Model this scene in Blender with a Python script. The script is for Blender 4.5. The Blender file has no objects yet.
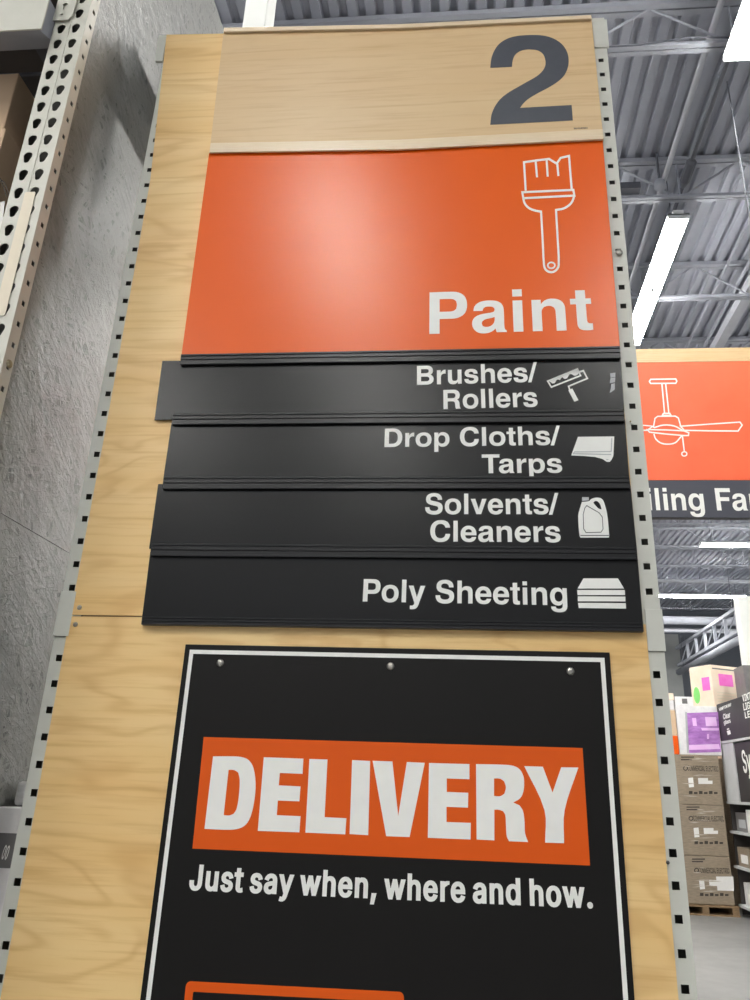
import bpy, math, random, json
from mathutils import Vector, Matrix
random.seed(7)
C0 = bpy.context.scene.collection
PI = math.pi
EXPOSURE = 0.5
GLYPHS = json.loads('''{"C":{",":[156,[[[3,-140],[2,-136],[25,89],[27,92],[30,92],[114,92],[115,86],[73,-139],[69,-140]]]],".":[156,[[[49,-24],[40,-19],[31,-11],[24,-3],[19,6],[12,30],[12,51],[15,66],[18,75],[30,93],[49,106],[64,108],[76,106],[91,97],[98,90],[104,81],[110,69],[113,57],[114,30],[107,6],[94,-13],[85,-19],[73,-25],[52,-25]]]],"J":[293,[[[113,-27],[95,-24],[80,-19],[71,-15],[59,-7],[50,0],[35,18],[19,45],[10,72],[3,105],[0,147],[0,192],[2,194],[83,194],[86,192],[86,126],[91,102],[97,87],[110,74],[119,71],[128,71],[134,74],[147,87],[155,111],[159,144],[159,528],[161,530],[242,529],[243,528],[243,135],[240,102],[237,81],[225,45],[212,22],[193,0],[173,-15],[149,-24],[125,-28]]]],"a":[288,[[[93,-29],[66,-21],[45,-9],[32,4],[17,25],[5,55],[-1,88],[-1,121],[2,142],[8,166],[14,181],[29,202],[45,215],[66,227],[81,232],[105,239],[159,250],[161,253],[160,268],[157,289],[152,298],[141,308],[129,310],[117,308],[111,305],[102,298],[95,289],[89,277],[81,250],[78,246],[15,273],[2,280],[11,313],[23,340],[35,358],[54,379],[69,389],[96,401],[117,405],[147,404],[159,401],[180,392],[195,383],[204,374],[211,367],[226,343],[237,313],[241,292],[244,253],[244,-17],[243,-20],[240,-21],[165,-21],[163,-20],[162,-14],[159,-13],[144,-21],[129,-27],[111,-30]],[[106,67],[117,66],[132,71],[141,79],[148,88],[156,106],[159,121],[161,154],[159,156],[123,148],[102,142],[96,138],[85,127],[83,121],[82,106],[84,88],[86,82],[93,73],[99,69]]]],"d":[311,[[[111,-28],[96,-23],[75,-13],[50,11],[32,38],[16,77],[5,131],[2,161],[2,218],[5,248],[14,290],[22,317],[35,344],[60,376],[78,390],[90,397],[111,404],[144,405],[165,399],[183,387],[184,389],[184,527],[186,530],[264,530],[267,527],[267,-19],[264,-21],[189,-21],[185,-19],[185,-10],[183,-10],[174,-17],[156,-26],[135,-29]],[[121,71],[135,68],[147,70],[159,80],[169,95],[175,110],[181,134],[183,152],[185,176],[184,224],[177,260],[169,281],[160,296],[153,303],[138,309],[129,308],[117,302],[104,287],[98,275],[92,257],[86,221],[85,167],[86,155],[89,134],[95,110],[103,92],[114,78]]]],"e":[298,[[[120,-28],[102,-23],[90,-17],[78,-10],[63,1],[44,23],[34,38],[25,56],[17,77],[10,101],[5,134],[2,161],[2,215],[5,245],[17,299],[25,320],[34,338],[47,359],[69,380],[78,388],[93,396],[117,404],[150,405],[174,399],[186,393],[207,378],[228,353],[241,332],[249,311],[255,290],[265,239],[266,152],[264,148],[90,148],[87,146],[87,143],[89,128],[94,107],[104,89],[114,77],[126,70],[135,67],[144,67],[153,70],[162,74],[165,77],[174,89],[178,98],[189,132],[264,105],[265,104],[265,101],[258,71],[247,41],[231,17],[210,-6],[198,-14],[171,-25],[147,-29]],[[88,245],[90,242],[177,242],[180,245],[175,269],[169,284],[163,293],[150,306],[138,309],[132,309],[120,305],[107,293],[95,272],[89,254]]]],"h":[302,[[[15,-21],[14,-20],[14,526],[15,530],[93,530],[95,529],[96,526],[96,391],[99,389],[114,398],[132,404],[141,405],[165,404],[195,395],[210,383],[220,373],[229,361],[238,346],[247,322],[253,292],[257,253],[257,-20],[255,-21],[177,-21],[174,-20],[174,253],[169,277],[163,292],[156,300],[150,305],[138,308],[126,305],[117,299],[111,292],[102,271],[96,241],[96,-20],[93,-21]]]],"n":[302,[[[15,-21],[14,-20],[14,397],[15,400],[93,400],[95,397],[95,388],[96,386],[114,398],[132,404],[165,404],[186,398],[195,395],[207,386],[220,373],[229,361],[238,346],[244,331],[250,310],[253,292],[257,253],[257,-20],[255,-21],[177,-21],[174,-20],[174,253],[169,277],[163,292],[156,300],[150,305],[138,308],[126,305],[117,299],[111,292],[102,271],[96,241],[96,-20],[93,-21]]]],"o":[305,[[[117,-28],[93,-19],[78,-11],[63,1],[44,23],[34,38],[25,56],[16,80],[7,116],[2,158],[2,203],[7,260],[14,287],[25,320],[34,338],[48,358],[63,375],[81,390],[93,396],[117,404],[144,405],[156,404],[174,399],[198,387],[213,375],[226,359],[238,341],[246,326],[252,311],[262,281],[270,242],[273,197],[271,149],[265,104],[252,65],[238,35],[226,17],[216,5],[210,-1],[192,-14],[180,-20],[165,-26],[147,-29]],[[132,68],[138,67],[150,70],[156,73],[163,80],[171,92],[178,107],[183,125],[186,143],[189,173],[189,203],[186,233],[177,269],[169,287],[162,297],[152,305],[141,309],[132,309],[123,306],[117,302],[107,290],[104,284],[95,266],[92,254],[89,239],[85,209],[86,155],[92,122],[95,110],[107,86],[114,78],[123,70]]]],"r":[202,[[[15,-21],[14,-20],[14,397],[15,400],[93,400],[96,391],[108,398],[123,404],[138,406],[180,405],[182,403],[182,337],[180,334],[138,321],[137,319],[145,307],[144,304],[135,305],[126,303],[115,295],[104,280],[98,259],[96,247],[96,-20],[93,-21]]]],"s":[272,[[[106,-28],[79,-23],[61,-14],[46,-2],[31,14],[16,41],[10,56],[0,107],[7,111],[76,134],[80,125],[88,89],[93,80],[103,71],[112,67],[121,66],[127,67],[136,70],[142,73],[149,80],[156,95],[155,113],[149,125],[145,129],[133,135],[97,148],[73,158],[55,169],[39,185],[28,200],[15,230],[10,257],[10,287],[13,308],[19,329],[24,341],[39,365],[52,379],[76,395],[94,402],[106,405],[139,405],[169,396],[190,382],[206,365],[215,350],[224,332],[227,323],[239,278],[232,274],[163,250],[160,257],[152,287],[146,299],[136,309],[121,312],[112,310],[106,306],[99,299],[96,293],[93,278],[93,269],[96,260],[105,251],[115,245],[160,228],[181,219],[192,212],[209,197],[218,185],[227,170],[234,152],[239,125],[239,89],[232,56],[219,26],[208,11],[184,-11],[166,-20],[151,-26],[127,-29]]]],"t":[181,[[[92,-24],[71,-16],[56,-5],[43,9],[34,24],[28,42],[23,69],[22,93],[22,303],[20,306],[-16,306],[-17,309],[-17,399],[-16,400],[20,400],[22,402],[22,489],[23,492],[101,492],[104,489],[104,402],[107,400],[152,400],[155,400],[156,396],[156,309],[155,307],[152,306],[107,306],[104,303],[104,96],[106,78],[110,71],[125,73],[149,83],[151,81],[162,3],[163,-9],[146,-19],[137,-22],[119,-25]]]],"u":[302,[[[105,-25],[87,-20],[75,-14],[63,-6],[49,8],[41,20],[32,35],[26,50],[20,71],[14,116],[14,398],[15,400],[93,400],[96,398],[96,140],[98,119],[102,101],[111,83],[120,74],[132,71],[141,73],[147,76],[160,89],[169,110],[173,125],[174,140],[174,398],[177,400],[255,400],[257,398],[257,-19],[255,-21],[177,-21],[176,-19],[176,-10],[174,-8],[153,-20],[138,-25],[129,-26]]]],"w":[406,[[[75,-21],[68,7],[-10,397],[-9,399],[-6,400],[72,400],[75,399],[111,205],[114,211],[148,397],[150,400],[153,400],[225,400],[229,388],[260,214],[264,205],[300,399],[303,400],[384,400],[385,394],[301,-20],[297,-21],[228,-21],[225,-20],[189,172],[189,174],[186,175],[149,-20],[147,-21]]]],"y":[288,[[[45,-166],[33,-163],[9,-154],[8,-150],[23,-66],[24,-62],[60,-69],[66,-66],[70,-60],[76,-42],[86,0],[-15,399],[-12,400],[69,400],[72,398],[123,186],[126,172],[129,168],[185,399],[186,400],[270,400],[271,396],[155,-66],[142,-102],[134,-120],[121,-138],[102,-154],[84,-163],[72,-166]]]]},"S":{"0":[471,[[[195,-17],[147,-1],[111,24],[85,56],[67,86],[50,134],[42,170],[37,212],[37,302],[55,392],[84,452],[103,476],[135,502],[171,520],[201,527],[255,526],[297,514],[327,496],[370,452],[389,416],[400,386],[413,332],[417,290],[414,188],[394,104],[369,56],[350,32],[327,11],[279,-12],[249,-19]],[[197,68],[225,62],[243,64],[267,72],[285,85],[310,122],[329,194],[332,254],[330,302],[315,374],[297,409],[285,424],[261,440],[237,447],[213,447],[195,441],[177,431],[157,410],[133,356],[121,278],[121,230],[126,188],[139,134],[163,92],[177,78]]]],"A":[498,[[[2,-12],[-1,-9],[191,519],[200,522],[284,521],[479,-9],[476,-12],[392,-12],[386,-9],[339,123],[332,131],[146,131],[92,-12]],[[174,213],[304,213],[242,406],[234,399]]]],"B":[474,[[[51,-12],[48,-9],[48,519],[51,522],[267,521],[333,503],[362,483],[381,463],[395,441],[407,411],[410,375],[407,339],[401,321],[381,292],[350,267],[369,256],[399,229],[414,207],[424,183],[431,129],[424,93],[412,63],[400,45],[369,18],[315,-5],[255,-12]],[[138,75],[141,69],[249,69],[285,73],[308,81],[327,95],[341,117],[343,147],[333,176],[309,203],[279,216],[261,218],[141,218],[138,213]],[[138,303],[141,297],[237,297],[267,300],[285,308],[304,321],[322,351],[323,381],[317,405],[297,426],[273,437],[237,440],[141,440],[138,435]]]],"C":[528,[[[235,-17],[187,-6],[139,18],[109,41],[77,80],[46,140],[35,182],[29,224],[29,290],[41,350],[59,398],[89,446],[121,478],[157,502],[205,520],[235,526],[307,526],[349,514],[379,501],[427,466],[453,434],[471,398],[483,362],[486,338],[403,336],[396,344],[387,374],[367,404],[343,424],[319,436],[265,444],[241,442],[205,430],[175,411],[157,391],[137,362],[124,326],[115,254],[119,206],[135,152],[157,118],[175,98],[193,85],[241,67],[277,65],[331,79],[365,104],[387,134],[399,170],[403,173],[481,173],[488,170],[475,122],[459,86],[434,50],[403,23],[361,-1],[325,-12],[271,-19]]]],"D":[520,[[[51,-12],[48,-9],[48,519],[51,522],[249,521],[315,508],[357,490],[398,459],[430,423],[454,375],[467,333],[474,273],[472,213],[460,153],[443,111],[424,81],[387,41],[357,20],[315,2],[249,-11]],[[138,75],[141,69],[219,69],[285,79],[327,102],[345,118],[365,147],[377,177],[386,231],[383,309],[371,351],[358,375],[331,405],[303,423],[261,437],[219,440],[141,440],[138,435]]]],"E":[437,[[[51,-12],[48,-9],[48,519],[51,522],[381,522],[384,519],[384,447],[381,440],[141,440],[138,435],[138,303],[141,299],[363,299],[367,291],[367,225],[363,217],[141,217],[138,213],[138,75],[141,69],[381,69],[387,63],[387,-9],[381,-12]]]],"G":[538,[[[235,-17],[205,-12],[145,13],[115,36],[76,80],[53,122],[35,176],[29,224],[29,290],[35,332],[58,398],[83,440],[121,478],[157,502],[199,520],[235,527],[307,525],[349,514],[379,501],[434,458],[470,404],[483,368],[487,340],[481,337],[403,337],[381,380],[358,410],[343,423],[301,441],[247,443],[217,436],[193,424],[163,400],[148,380],[132,350],[119,302],[115,254],[119,206],[135,152],[157,118],[193,85],[247,66],[289,66],[319,73],[343,83],[361,97],[388,134],[402,182],[397,187],[276,188],[270,194],[270,266],[277,269],[487,269],[490,266],[489,170],[482,134],[465,92],[446,62],[409,25],[379,6],[331,-12],[271,-19]]]],"H":[535,[[[51,-12],[48,-9],[48,519],[51,522],[135,522],[138,519],[138,309],[141,301],[378,303],[380,519],[387,522],[465,522],[469,519],[469,-9],[465,-12],[387,-12],[380,-9],[378,219],[141,221],[138,213],[138,-9],[135,-12]]]],"I":[318,[[[22,-12],[19,-9],[19,63],[21,69],[100,69],[105,75],[105,435],[100,440],[22,440],[19,447],[19,519],[22,522],[280,521],[280,442],[202,440],[196,435],[196,75],[202,69],[280,67],[282,-9],[274,-12]]]],"L":[411,[[[51,-12],[48,-9],[48,519],[51,522],[135,522],[138,519],[138,75],[141,69],[369,69],[373,63],[373,-9],[369,-12]]]],"M":[646,[[[51,-12],[48,-9],[48,519],[51,522],[153,522],[161,519],[315,117],[467,519],[471,522],[579,521],[581,-9],[573,-12],[495,-12],[492,-9],[492,339],[489,346],[352,-9],[345,-12],[285,-12],[276,-9],[135,349],[135,-9],[129,-12]]]],"N":[541,[[[51,-12],[48,-9],[48,519],[51,522],[141,522],[144,519],[387,138],[386,519],[393,522],[471,522],[475,519],[475,-9],[471,-12],[387,-12],[378,-9],[187,291],[141,370],[135,369],[135,363],[138,315],[138,-9],[135,-12]]]],"O":[551,[[[235,-17],[187,-6],[139,18],[95,56],[77,80],[59,110],[46,140],[35,182],[29,224],[29,290],[41,350],[59,398],[94,452],[121,478],[157,502],[199,519],[235,526],[301,526],[349,514],[391,494],[421,471],[459,428],[488,368],[500,320],[505,272],[501,200],[488,140],[475,110],[453,74],[414,32],[373,5],[331,-11],[295,-18]],[[239,68],[289,66],[325,77],[358,98],[381,122],[399,152],[410,182],[417,224],[416,296],[404,344],[386,380],[343,423],[319,435],[289,442],[247,442],[223,437],[193,424],[175,411],[157,391],[137,362],[119,302],[115,254],[119,206],[138,146],[163,111],[187,89],[205,79]]]],"P":[463,[[[51,-12],[48,-9],[48,519],[51,522],[255,521],[315,509],[351,490],[394,447],[407,423],[418,381],[418,315],[411,285],[394,249],[351,205],[333,193],[297,180],[267,175],[141,174],[138,171],[138,-9],[135,-12]],[[138,261],[141,255],[249,255],[273,259],[300,273],[315,287],[324,303],[332,339],[330,375],[317,405],[297,425],[267,437],[141,440],[138,435]]]],"R":[467,[[[51,-12],[48,-9],[48,519],[51,522],[255,521],[303,513],[345,497],[378,471],[400,441],[418,393],[421,345],[419,315],[412,291],[395,255],[374,231],[332,201],[431,21],[434,15],[430,3],[423,-9],[417,-12],[351,-12],[345,-10],[241,183],[237,186],[141,186],[138,183],[138,-9],[135,-12]],[[138,273],[141,267],[237,267],[273,271],[303,283],[317,297],[328,315],[332,345],[329,387],[316,411],[291,430],[267,437],[141,440],[138,435]]]],"S":[465,[[[189,-19],[123,-2],[99,10],[68,36],[50,60],[38,84],[25,138],[27,150],[111,150],[121,114],[132,96],[147,82],[171,70],[195,64],[231,62],[279,70],[311,90],[328,114],[335,138],[329,162],[313,180],[291,194],[147,238],[93,268],[61,300],[48,324],[42,348],[42,402],[54,438],[66,456],[81,474],[117,501],[153,517],[177,523],[237,528],[279,523],[315,512],[339,500],[377,468],[395,444],[406,420],[413,390],[414,372],[411,366],[333,365],[325,372],[321,395],[303,422],[273,439],[231,447],[201,446],[177,439],[153,426],[132,402],[127,384],[127,366],[140,342],[165,323],[309,278],[345,261],[375,241],[402,210],[414,186],[420,150],[419,114],[408,78],[394,54],[369,26],[350,12],[309,-9],[285,-15],[255,-20]]]],"T":[467,[[[185,-12],[182,-9],[182,435],[179,440],[23,440],[20,447],[20,519],[23,522],[425,522],[429,519],[429,447],[425,440],[275,440],[269,435],[269,-9],[263,-12]]]],"V":[498,[[[199,-12],[195,-9],[185,15],[-1,519],[7,522],[85,522],[94,519],[241,100],[385,518],[391,522],[475,522],[479,519],[478,513],[290,-3],[283,-12]]]],"Y":[490,[[[192,-11],[189,207],[10,495],[11,501],[24,521],[96,522],[234,295],[240,298],[373,519],[378,522],[444,522],[453,513],[460,495],[281,207],[280,-9],[276,-12]]]],"a":[407,[[[135,-19],[81,-2],[48,24],[32,48],[19,90],[19,126],[25,150],[45,182],[63,199],[87,211],[123,223],[255,243],[263,252],[258,288],[249,301],[231,313],[201,320],[177,317],[147,308],[122,288],[105,260],[33,280],[26,288],[36,312],[57,341],[87,367],[111,380],[147,392],[177,396],[213,396],[261,386],[297,368],[321,345],[340,312],[346,288],[349,-6],[345,-13],[272,-12],[265,-6],[265,12],[261,16],[237,-2],[207,-15],[165,-21]],[[147,60],[189,58],[213,65],[237,80],[251,96],[261,120],[263,168],[261,170],[147,151],[113,132],[108,126],[105,108],[109,84],[123,69]]]],"e":[422,[[[181,-19],[139,-8],[115,4],[91,21],[59,55],[40,91],[29,127],[23,157],[23,217],[29,253],[41,289],[58,319],[85,351],[109,369],[145,387],[169,393],[217,397],[247,393],[295,375],[325,352],[349,325],[368,289],[380,247],[383,163],[379,156],[115,156],[111,151],[112,139],[126,103],[157,72],[193,59],[211,58],[229,59],[265,71],[285,91],[301,118],[367,103],[380,97],[362,55],[337,23],[313,5],[289,-7],[247,-18]],[[112,235],[289,233],[293,241],[284,271],[265,297],[235,314],[205,318],[175,314],[145,297],[120,265],[112,247]]]],"g":[443,[[[169,-161],[127,-150],[91,-132],[52,-94],[36,-64],[103,-26],[139,-65],[163,-79],[211,-85],[253,-78],[275,-64],[291,-46],[297,-28],[299,26],[295,33],[271,11],[247,0],[211,-7],[169,-6],[127,6],[97,23],[73,43],[41,92],[28,128],[23,158],[23,224],[35,278],[52,314],[73,341],[103,369],[139,387],[187,396],[235,393],[265,381],[295,357],[300,362],[300,386],[307,392],[379,392],[385,386],[385,-4],[381,-46],[374,-70],[362,-94],[349,-110],[331,-127],[301,-145],[235,-162]],[[181,74],[223,72],[241,77],[265,91],[285,116],[297,152],[300,206],[289,259],[265,296],[247,309],[223,316],[181,315],[152,302],[126,272],[112,236],[109,176],[120,128],[133,105],[145,92],[163,79]]]],"l":[207,[[[110,-12],[92,-7],[65,13],[49,37],[42,61],[41,517],[44,521],[122,521],[126,517],[126,85],[134,66],[152,64],[176,67],[182,55],[194,1],[194,-6],[164,-13]]]],"r":[277,[[[44,-12],[41,-9],[41,387],[44,391],[122,391],[128,362],[146,377],[188,395],[254,395],[254,330],[236,322],[230,312],[194,313],[164,304],[140,283],[131,267],[126,249],[126,-9],[122,-12]]]],"s":[383,[[[150,-18],[108,-8],[66,16],[36,55],[23,103],[102,119],[112,91],[132,70],[162,59],[198,58],[228,67],[246,80],[254,91],[254,115],[234,135],[132,162],[80,187],[59,205],[47,223],[39,241],[34,277],[39,307],[46,325],[58,343],[84,367],[120,386],[144,393],[204,397],[252,386],[294,362],[320,331],[339,283],[264,263],[234,308],[198,321],[174,321],[150,314],[131,301],[123,289],[123,265],[132,252],[144,245],[264,211],[288,201],[306,187],[319,175],[337,145],[344,109],[342,91],[332,55],[324,43],[300,16],[282,4],[258,-8],[222,-18],[186,-20]]]],"y":[407,[[[62,-155],[38,-150],[34,-142],[52,-76],[56,-73],[98,-78],[116,-71],[137,-40],[149,2],[1,386],[2,390],[92,390],[194,110],[294,386],[302,392],[381,392],[387,386],[383,374],[215,-64],[196,-100],[176,-126],[134,-151],[104,-157]]]]}}''')
# ------------------------------------------------------------------ camera numbers (solved from the photograph)
PXC, PYC, FPX = 391.38, 455.71, 800.22
YAW, PITCH, ROLL = -0.101561, 0.388371, 0.034948
CAM = Vector((0.07645, -1.59804, 1.6))
_f = Vector((math.sin(YAW)*math.cos(PITCH), math.cos(YAW)*math.cos(PITCH), math.sin(PITCH)))
_r = Vector((math.cos(YAW), -math.sin(YAW), 0)); _u = _r.cross(_f)
RR = _r*math.cos(ROLL) + _u*math.sin(ROLL); UU = _u*math.cos(ROLL) - _r*math.sin(ROLL)
def ray(x, y): return _f + RR*((x-PXC)/FPX) - UU*((y-PYC)/FPX)
def at(x, y, Y=0.0):
    d = ray(x, y); return CAM + d*((Y-CAM.y)/d.y)
def atz(x, y, Z):
    d = ray(x, y); return CAM + d*((Z-CAM.z)/d.z)
def atx(x, y, X):
    d = ray(x, y); return CAM + d*((X-CAM.x)/d.x)
def P2(x, y, Y=0.0):
    p = at(x, y, Y); return (p.x, p.z)
def zm(pts, ox, oy, k): return [(ox+a/k, oy+b/k) for a, b in pts]

# ------------------------------------------------------------------ materials
MATS = {}
def lin(c):
    return tuple((v/12.92 if v <= .04045 else ((v+.055)/1.055)**2.4) for v in c)
def srgb(r, g, b): return lin((r/255, g/255, b/255))
def new_mat(name, col, rough=.5, metal=0, spec=.5, coat=0):
    m = bpy.data.materials.new(name); m.use_nodes = True
    nt = m.node_tree; b = nt.nodes['Principled BSDF']
    b.inputs['Base Color'].default_value = (*col, 1)
    b.inputs['Roughness'].default_value = rough
    b.inputs['Metallic'].default_value = metal
    b.inputs['Specular IOR Level'].default_value = spec
    if coat: b.inputs['Coat Weight'].default_value = coat
    MATS[name] = m
    return m, nt, b
def N(nt, t, **kw):
    n = nt.nodes.new(t)
    for k, v in kw.items():
        if k in n.inputs: n.inputs[k].default_value = v
        else: setattr(n, k, v)
    return n
def coords(nt, scale=(1, 1, 1), rot=(0, 0, 0)):
    t = N(nt, 'ShaderNodeTexCoord'); m = N(nt, 'ShaderNodeMapping')
    m.inputs['Scale'].default_value = scale; m.inputs['Rotation'].default_value = rot
    nt.links.new(t.outputs['Object'], m.inputs['Vector'])
    return m.outputs['Vector']
def ramp(nt, fac, stops):
    r = N(nt, 'ShaderNodeValToRGB'); e = r.color_ramp.elements
    while len(e) < len(stops): e.new(.5)
    for i, (p, c) in enumerate(stops):
        e[i].position = p; e[i].color = (*c, 1)
    nt.links.new(fac, r.inputs['Fac']); return r.outputs['Color']
def bump(nt, b, h, strength, dist=.002):
    n = N(nt, 'ShaderNodeBump'); n.inputs['Strength'].default_value = strength; n.inputs['Distance'].default_value = dist
    nt.links.new(h, n.inputs['Height']); nt.links.new(n.outputs['Normal'], b.inputs['Normal'])
def speckled(name, c1, c2, scale=6, rough=.5, metal=0, spec=.5, bmp=0, coat=0, stretch=(1, 1, 1)):
    m, nt, b = new_mat(name, c1, rough, metal, spec, coat)
    n = N(nt, 'ShaderNodeTexNoise', Scale=scale, Detail=6.0, Roughness=.6)
    nt.links.new(coords(nt, stretch), n.inputs['Vector'])
    nt.links.new(ramp(nt, n.outputs['Fac'], [(.3, c1), (.7, c2)]), b.inputs['Base Color'])
    if bmp: bump(nt, b, n.outputs['Fac'], bmp)
    return m
def wood(name, base, dark, light, zs=1.0, seed=0.0, rough=.42, figure=.44):
    m, nt, b = new_mat(name, base, rough)
    L = nt.links.new
    v = coords(nt, (1, 1, 1))
    off = N(nt, 'ShaderNodeVectorMath', operation='ADD'); L(v, off.inputs[0]); off.inputs[1].default_value = (seed, 0, seed*1.7)
    w1 = N(nt, 'ShaderNodeMapping'); w1.inputs['Scale'].default_value = (.85, 1, 3.0*zs); L(off.outputs[0], w1.inputs['Vector'])
    n1 = N(nt, 'ShaderNodeTexNoise', Scale=1.6, Detail=3.0, Roughness=.5, Distortion=.5); L(w1.outputs[0], n1.inputs['Vector'])
    mul = N(nt, 'ShaderNodeMath', operation='MULTIPLY'); L(n1.outputs['Fac'], mul.inputs[0]); mul.inputs[1].default_value = 15.0
    sn = N(nt, 'ShaderNodeMath', operation='SINE')
    mm = N(nt, 'ShaderNodeMath', operation='MULTIPLY'); L(mul.outputs[0], mm.inputs[0]); mm.inputs[1].default_value = 4.2
    L(mm.outputs[0], sn.inputs[0])
    hf = N(nt, 'ShaderNodeMath', operation='MULTIPLY_ADD'); L(sn.outputs[0], hf.inputs[0]); hf.inputs[1].default_value = figure; hf.inputs[2].default_value = .5
    pw = N(nt, 'ShaderNodeMath', operation='POWER'); L(hf.outputs[0], pw.inputs[0]); pw.inputs[1].default_value = 5.0
    w2 = N(nt, 'ShaderNodeMapping'); w2.inputs['Scale'].default_value = (1.6, 1, 42); L(off.outputs[0], w2.inputs['Vector'])
    n2 = N(nt, 'ShaderNodeTexNoise', Scale=2.2, Detail=5.0, Roughness=.6); L(w2.outputs[0], n2.inputs['Vector'])
    w3 = N(nt, 'ShaderNodeMapping'); w3.inputs['Scale'].default_value = (.8, 1, 5); L(off.outputs[0], w3.inputs['Vector'])
    n3 = N(nt, 'ShaderNodeTexNoise', Scale=1.7, Detail=3.0); L(w3.outputs[0], n3.inputs['Vector'])
    c1 = ramp(nt, n3.outputs['Fac'], [(.3, base), (.7, light)])
    mx = N(nt, 'ShaderNodeMix', data_type='RGBA'); L(c1, mx.inputs[6]); mx.inputs[7].default_value = (*dark, 1)
    f = N(nt, 'ShaderNodeMath', operation='MULTIPLY'); L(pw.outputs[0], f.inputs[0]); f.inputs[1].default_value = figure; L(f.outputs[0], mx.inputs[0])
    mx2 = N(nt, 'ShaderNodeMix', data_type='RGBA'); L(mx.outputs[2], mx2.inputs[6]); mx2.inputs[7].default_value = (*dark, 1)
    c2 = N(nt, 'ShaderNodeMapRange'); L(n2.outputs['Fac'], c2.inputs[0]); c2.inputs[1].default_value = .5; c2.inputs[2].default_value = .75; c2.inputs[3].default_value = 0; c2.inputs[4].default_value = .55
    L(c2.outputs[0], mx2.inputs[0]); L(mx2.outputs[2], b.inputs['Base Color'])
    return m
def osb_paint():
    """pressed strands under grey paint: long thin flakes lying at several angles, each a little lighter or darker"""
    m, nt, b = new_mat('grey_painted_strand_board', srgb(100, 100, 97), .36, 0, .7)
    L = nt.links.new; prev = None
    for i, (a, sc) in enumerate(((.35, 17), (-.5, 19), (1.25, 22), (-1.1, 20))):
        mp = N(nt, 'ShaderNodeMapping'); mp.inputs['Rotation'].default_value = (a, 0, 0); L(coords(nt), mp.inputs['Vector'])
        st = N(nt, 'ShaderNodeMapping'); st.inputs['Scale'].default_value = (1, 1, .09); L(mp.outputs[0], st.inputs['Vector'])
        v = N(nt, 'ShaderNodeTexVoronoi', Scale=float(sc*5)); L(st.outputs[0], v.inputs['Vector'])
        bw = N(nt, 'ShaderNodeRGBToBW'); L(v.outputs['Color'], bw.inputs[0])
        if prev is None: prev = bw.outputs[0]; continue
        # each further layer shows only where its own flakes happen to lie on top
        gt = N(nt, 'ShaderNodeMath', operation='GREATER_THAN'); L(bw.outputs[0], gt.inputs[0]); gt.inputs[1].default_value = .52
        mx = N(nt, 'ShaderNodeMix', data_type='FLOAT'); L(gt.outputs[0], mx.inputs[0]); L(prev, mx.inputs[2]); L(bw.outputs[0], mx.inputs[3])
        prev = mx.outputs[0]
    fn = N(nt, 'ShaderNodeTexNoise', Scale=9.0, Detail=6.0, Roughness=.7); L(coords(nt), fn.inputs['Vector'])
    ad = N(nt, 'ShaderNodeMath', operation='MULTIPLY_ADD'); L(fn.outputs['Fac'], ad.inputs[0]); ad.inputs[1].default_value = .7; L(prev, ad.inputs[2])
    L(ramp(nt, ad.outputs[0], [(.35, srgb(44, 45, 43)), (.7, srgb(86, 87, 84)), (1.1, srgb(118, 118, 114))]), b.inputs['Base Color'])
    bump(nt, b, ad.outputs[0], 1.0, .009)
    return m
def emissive(name, col, s):
    m, nt, b = new_mat(name, col, .5)
    b.inputs['Emission Color'].default_value = (*col, 1); b.inputs['Emission Strength'].default_value = s
    return m

wood_board = wood('light_maple_board', srgb(230, 190, 124), srgb(198, 148, 84), srgb(238, 206, 148))
wood_sign = wood('pale_maple_sign_face', srgb(214, 182, 136), srgb(188, 148, 102), srgb(220, 192, 150), seed=4.3, rough=.33, figure=.26)
wood_trim = speckled('pale_trim_strip', srgb(222, 200, 168), srgb(232, 214, 186), 30, .3, stretch=(1, 1, 20))
upright_paint = speckled('warm_grey_upright_paint', srgb(196, 197, 188), srgb(206, 207, 199), 9, .42, bmp=.02)
upright_cream = speckled('cream_grey_rack_paint', srgb(197, 196, 184), srgb(208, 207, 196), 9, .42, bmp=.02)
inner_dark = speckled('shadowed_channel_steel', srgb(70, 70, 64), srgb(80, 80, 74), 9, .7)  # shade inside the channels put into the colour, darker than the face paint
tape_cream = speckled('cream_adhesive_strip', srgb(224, 212, 188), srgb(230, 219, 198), 12, .5)
orange = speckled('orange_sign_plastic', srgb(231, 94, 4), srgb(233, 97, 8), 3, .275, spec=.32)
orange_print = speckled('orange_print', srgb(220, 86, 0), srgb(222, 88, 2), 3, .55, spec=.3)
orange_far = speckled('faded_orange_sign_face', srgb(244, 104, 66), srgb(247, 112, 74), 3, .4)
white_print = speckled('white_lettering', srgb(236, 236, 232), srgb(240, 240, 236), 40, .55)
grey_print = speckled('charcoal_numeral_print', srgb(60, 64, 74), srgb(66, 70, 80), 30, .4)
line_dark = speckled('dark_icon_line', srgb(60, 62, 66), srgb(66, 68, 72), 30, .5)
pale_grey = speckled('pale_grey_icon', srgb(176, 178, 180), srgb(184, 186, 188), 30, .5)
black_slat = speckled('satin_black_slat', srgb(17, 17, 18), srgb(20, 20, 21), 4, .27, spec=.32)
black_rail = speckled('black_anodised_rail', srgb(20, 20, 23), srgb(24, 24, 27), 6, .3, spec=.4)
black_board = speckled('matte_black_sign_board', srgb(13, 11, 10), srgb(15, 13, 12), 4, .45, spec=.25)
steel = speckled('zinc_screw_steel', srgb(150, 148, 142), srgb(190, 188, 180), 200, .3, .8)
brass_bolt = speckled('dull_bolt_steel', srgb(150, 140, 110), srgb(180, 172, 142), 120, .4, .6)
osb = osb_paint()
cardboard = speckled('brown_cardboard', srgb(200, 172, 142), srgb(208, 180, 150), 8, .8)
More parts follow.
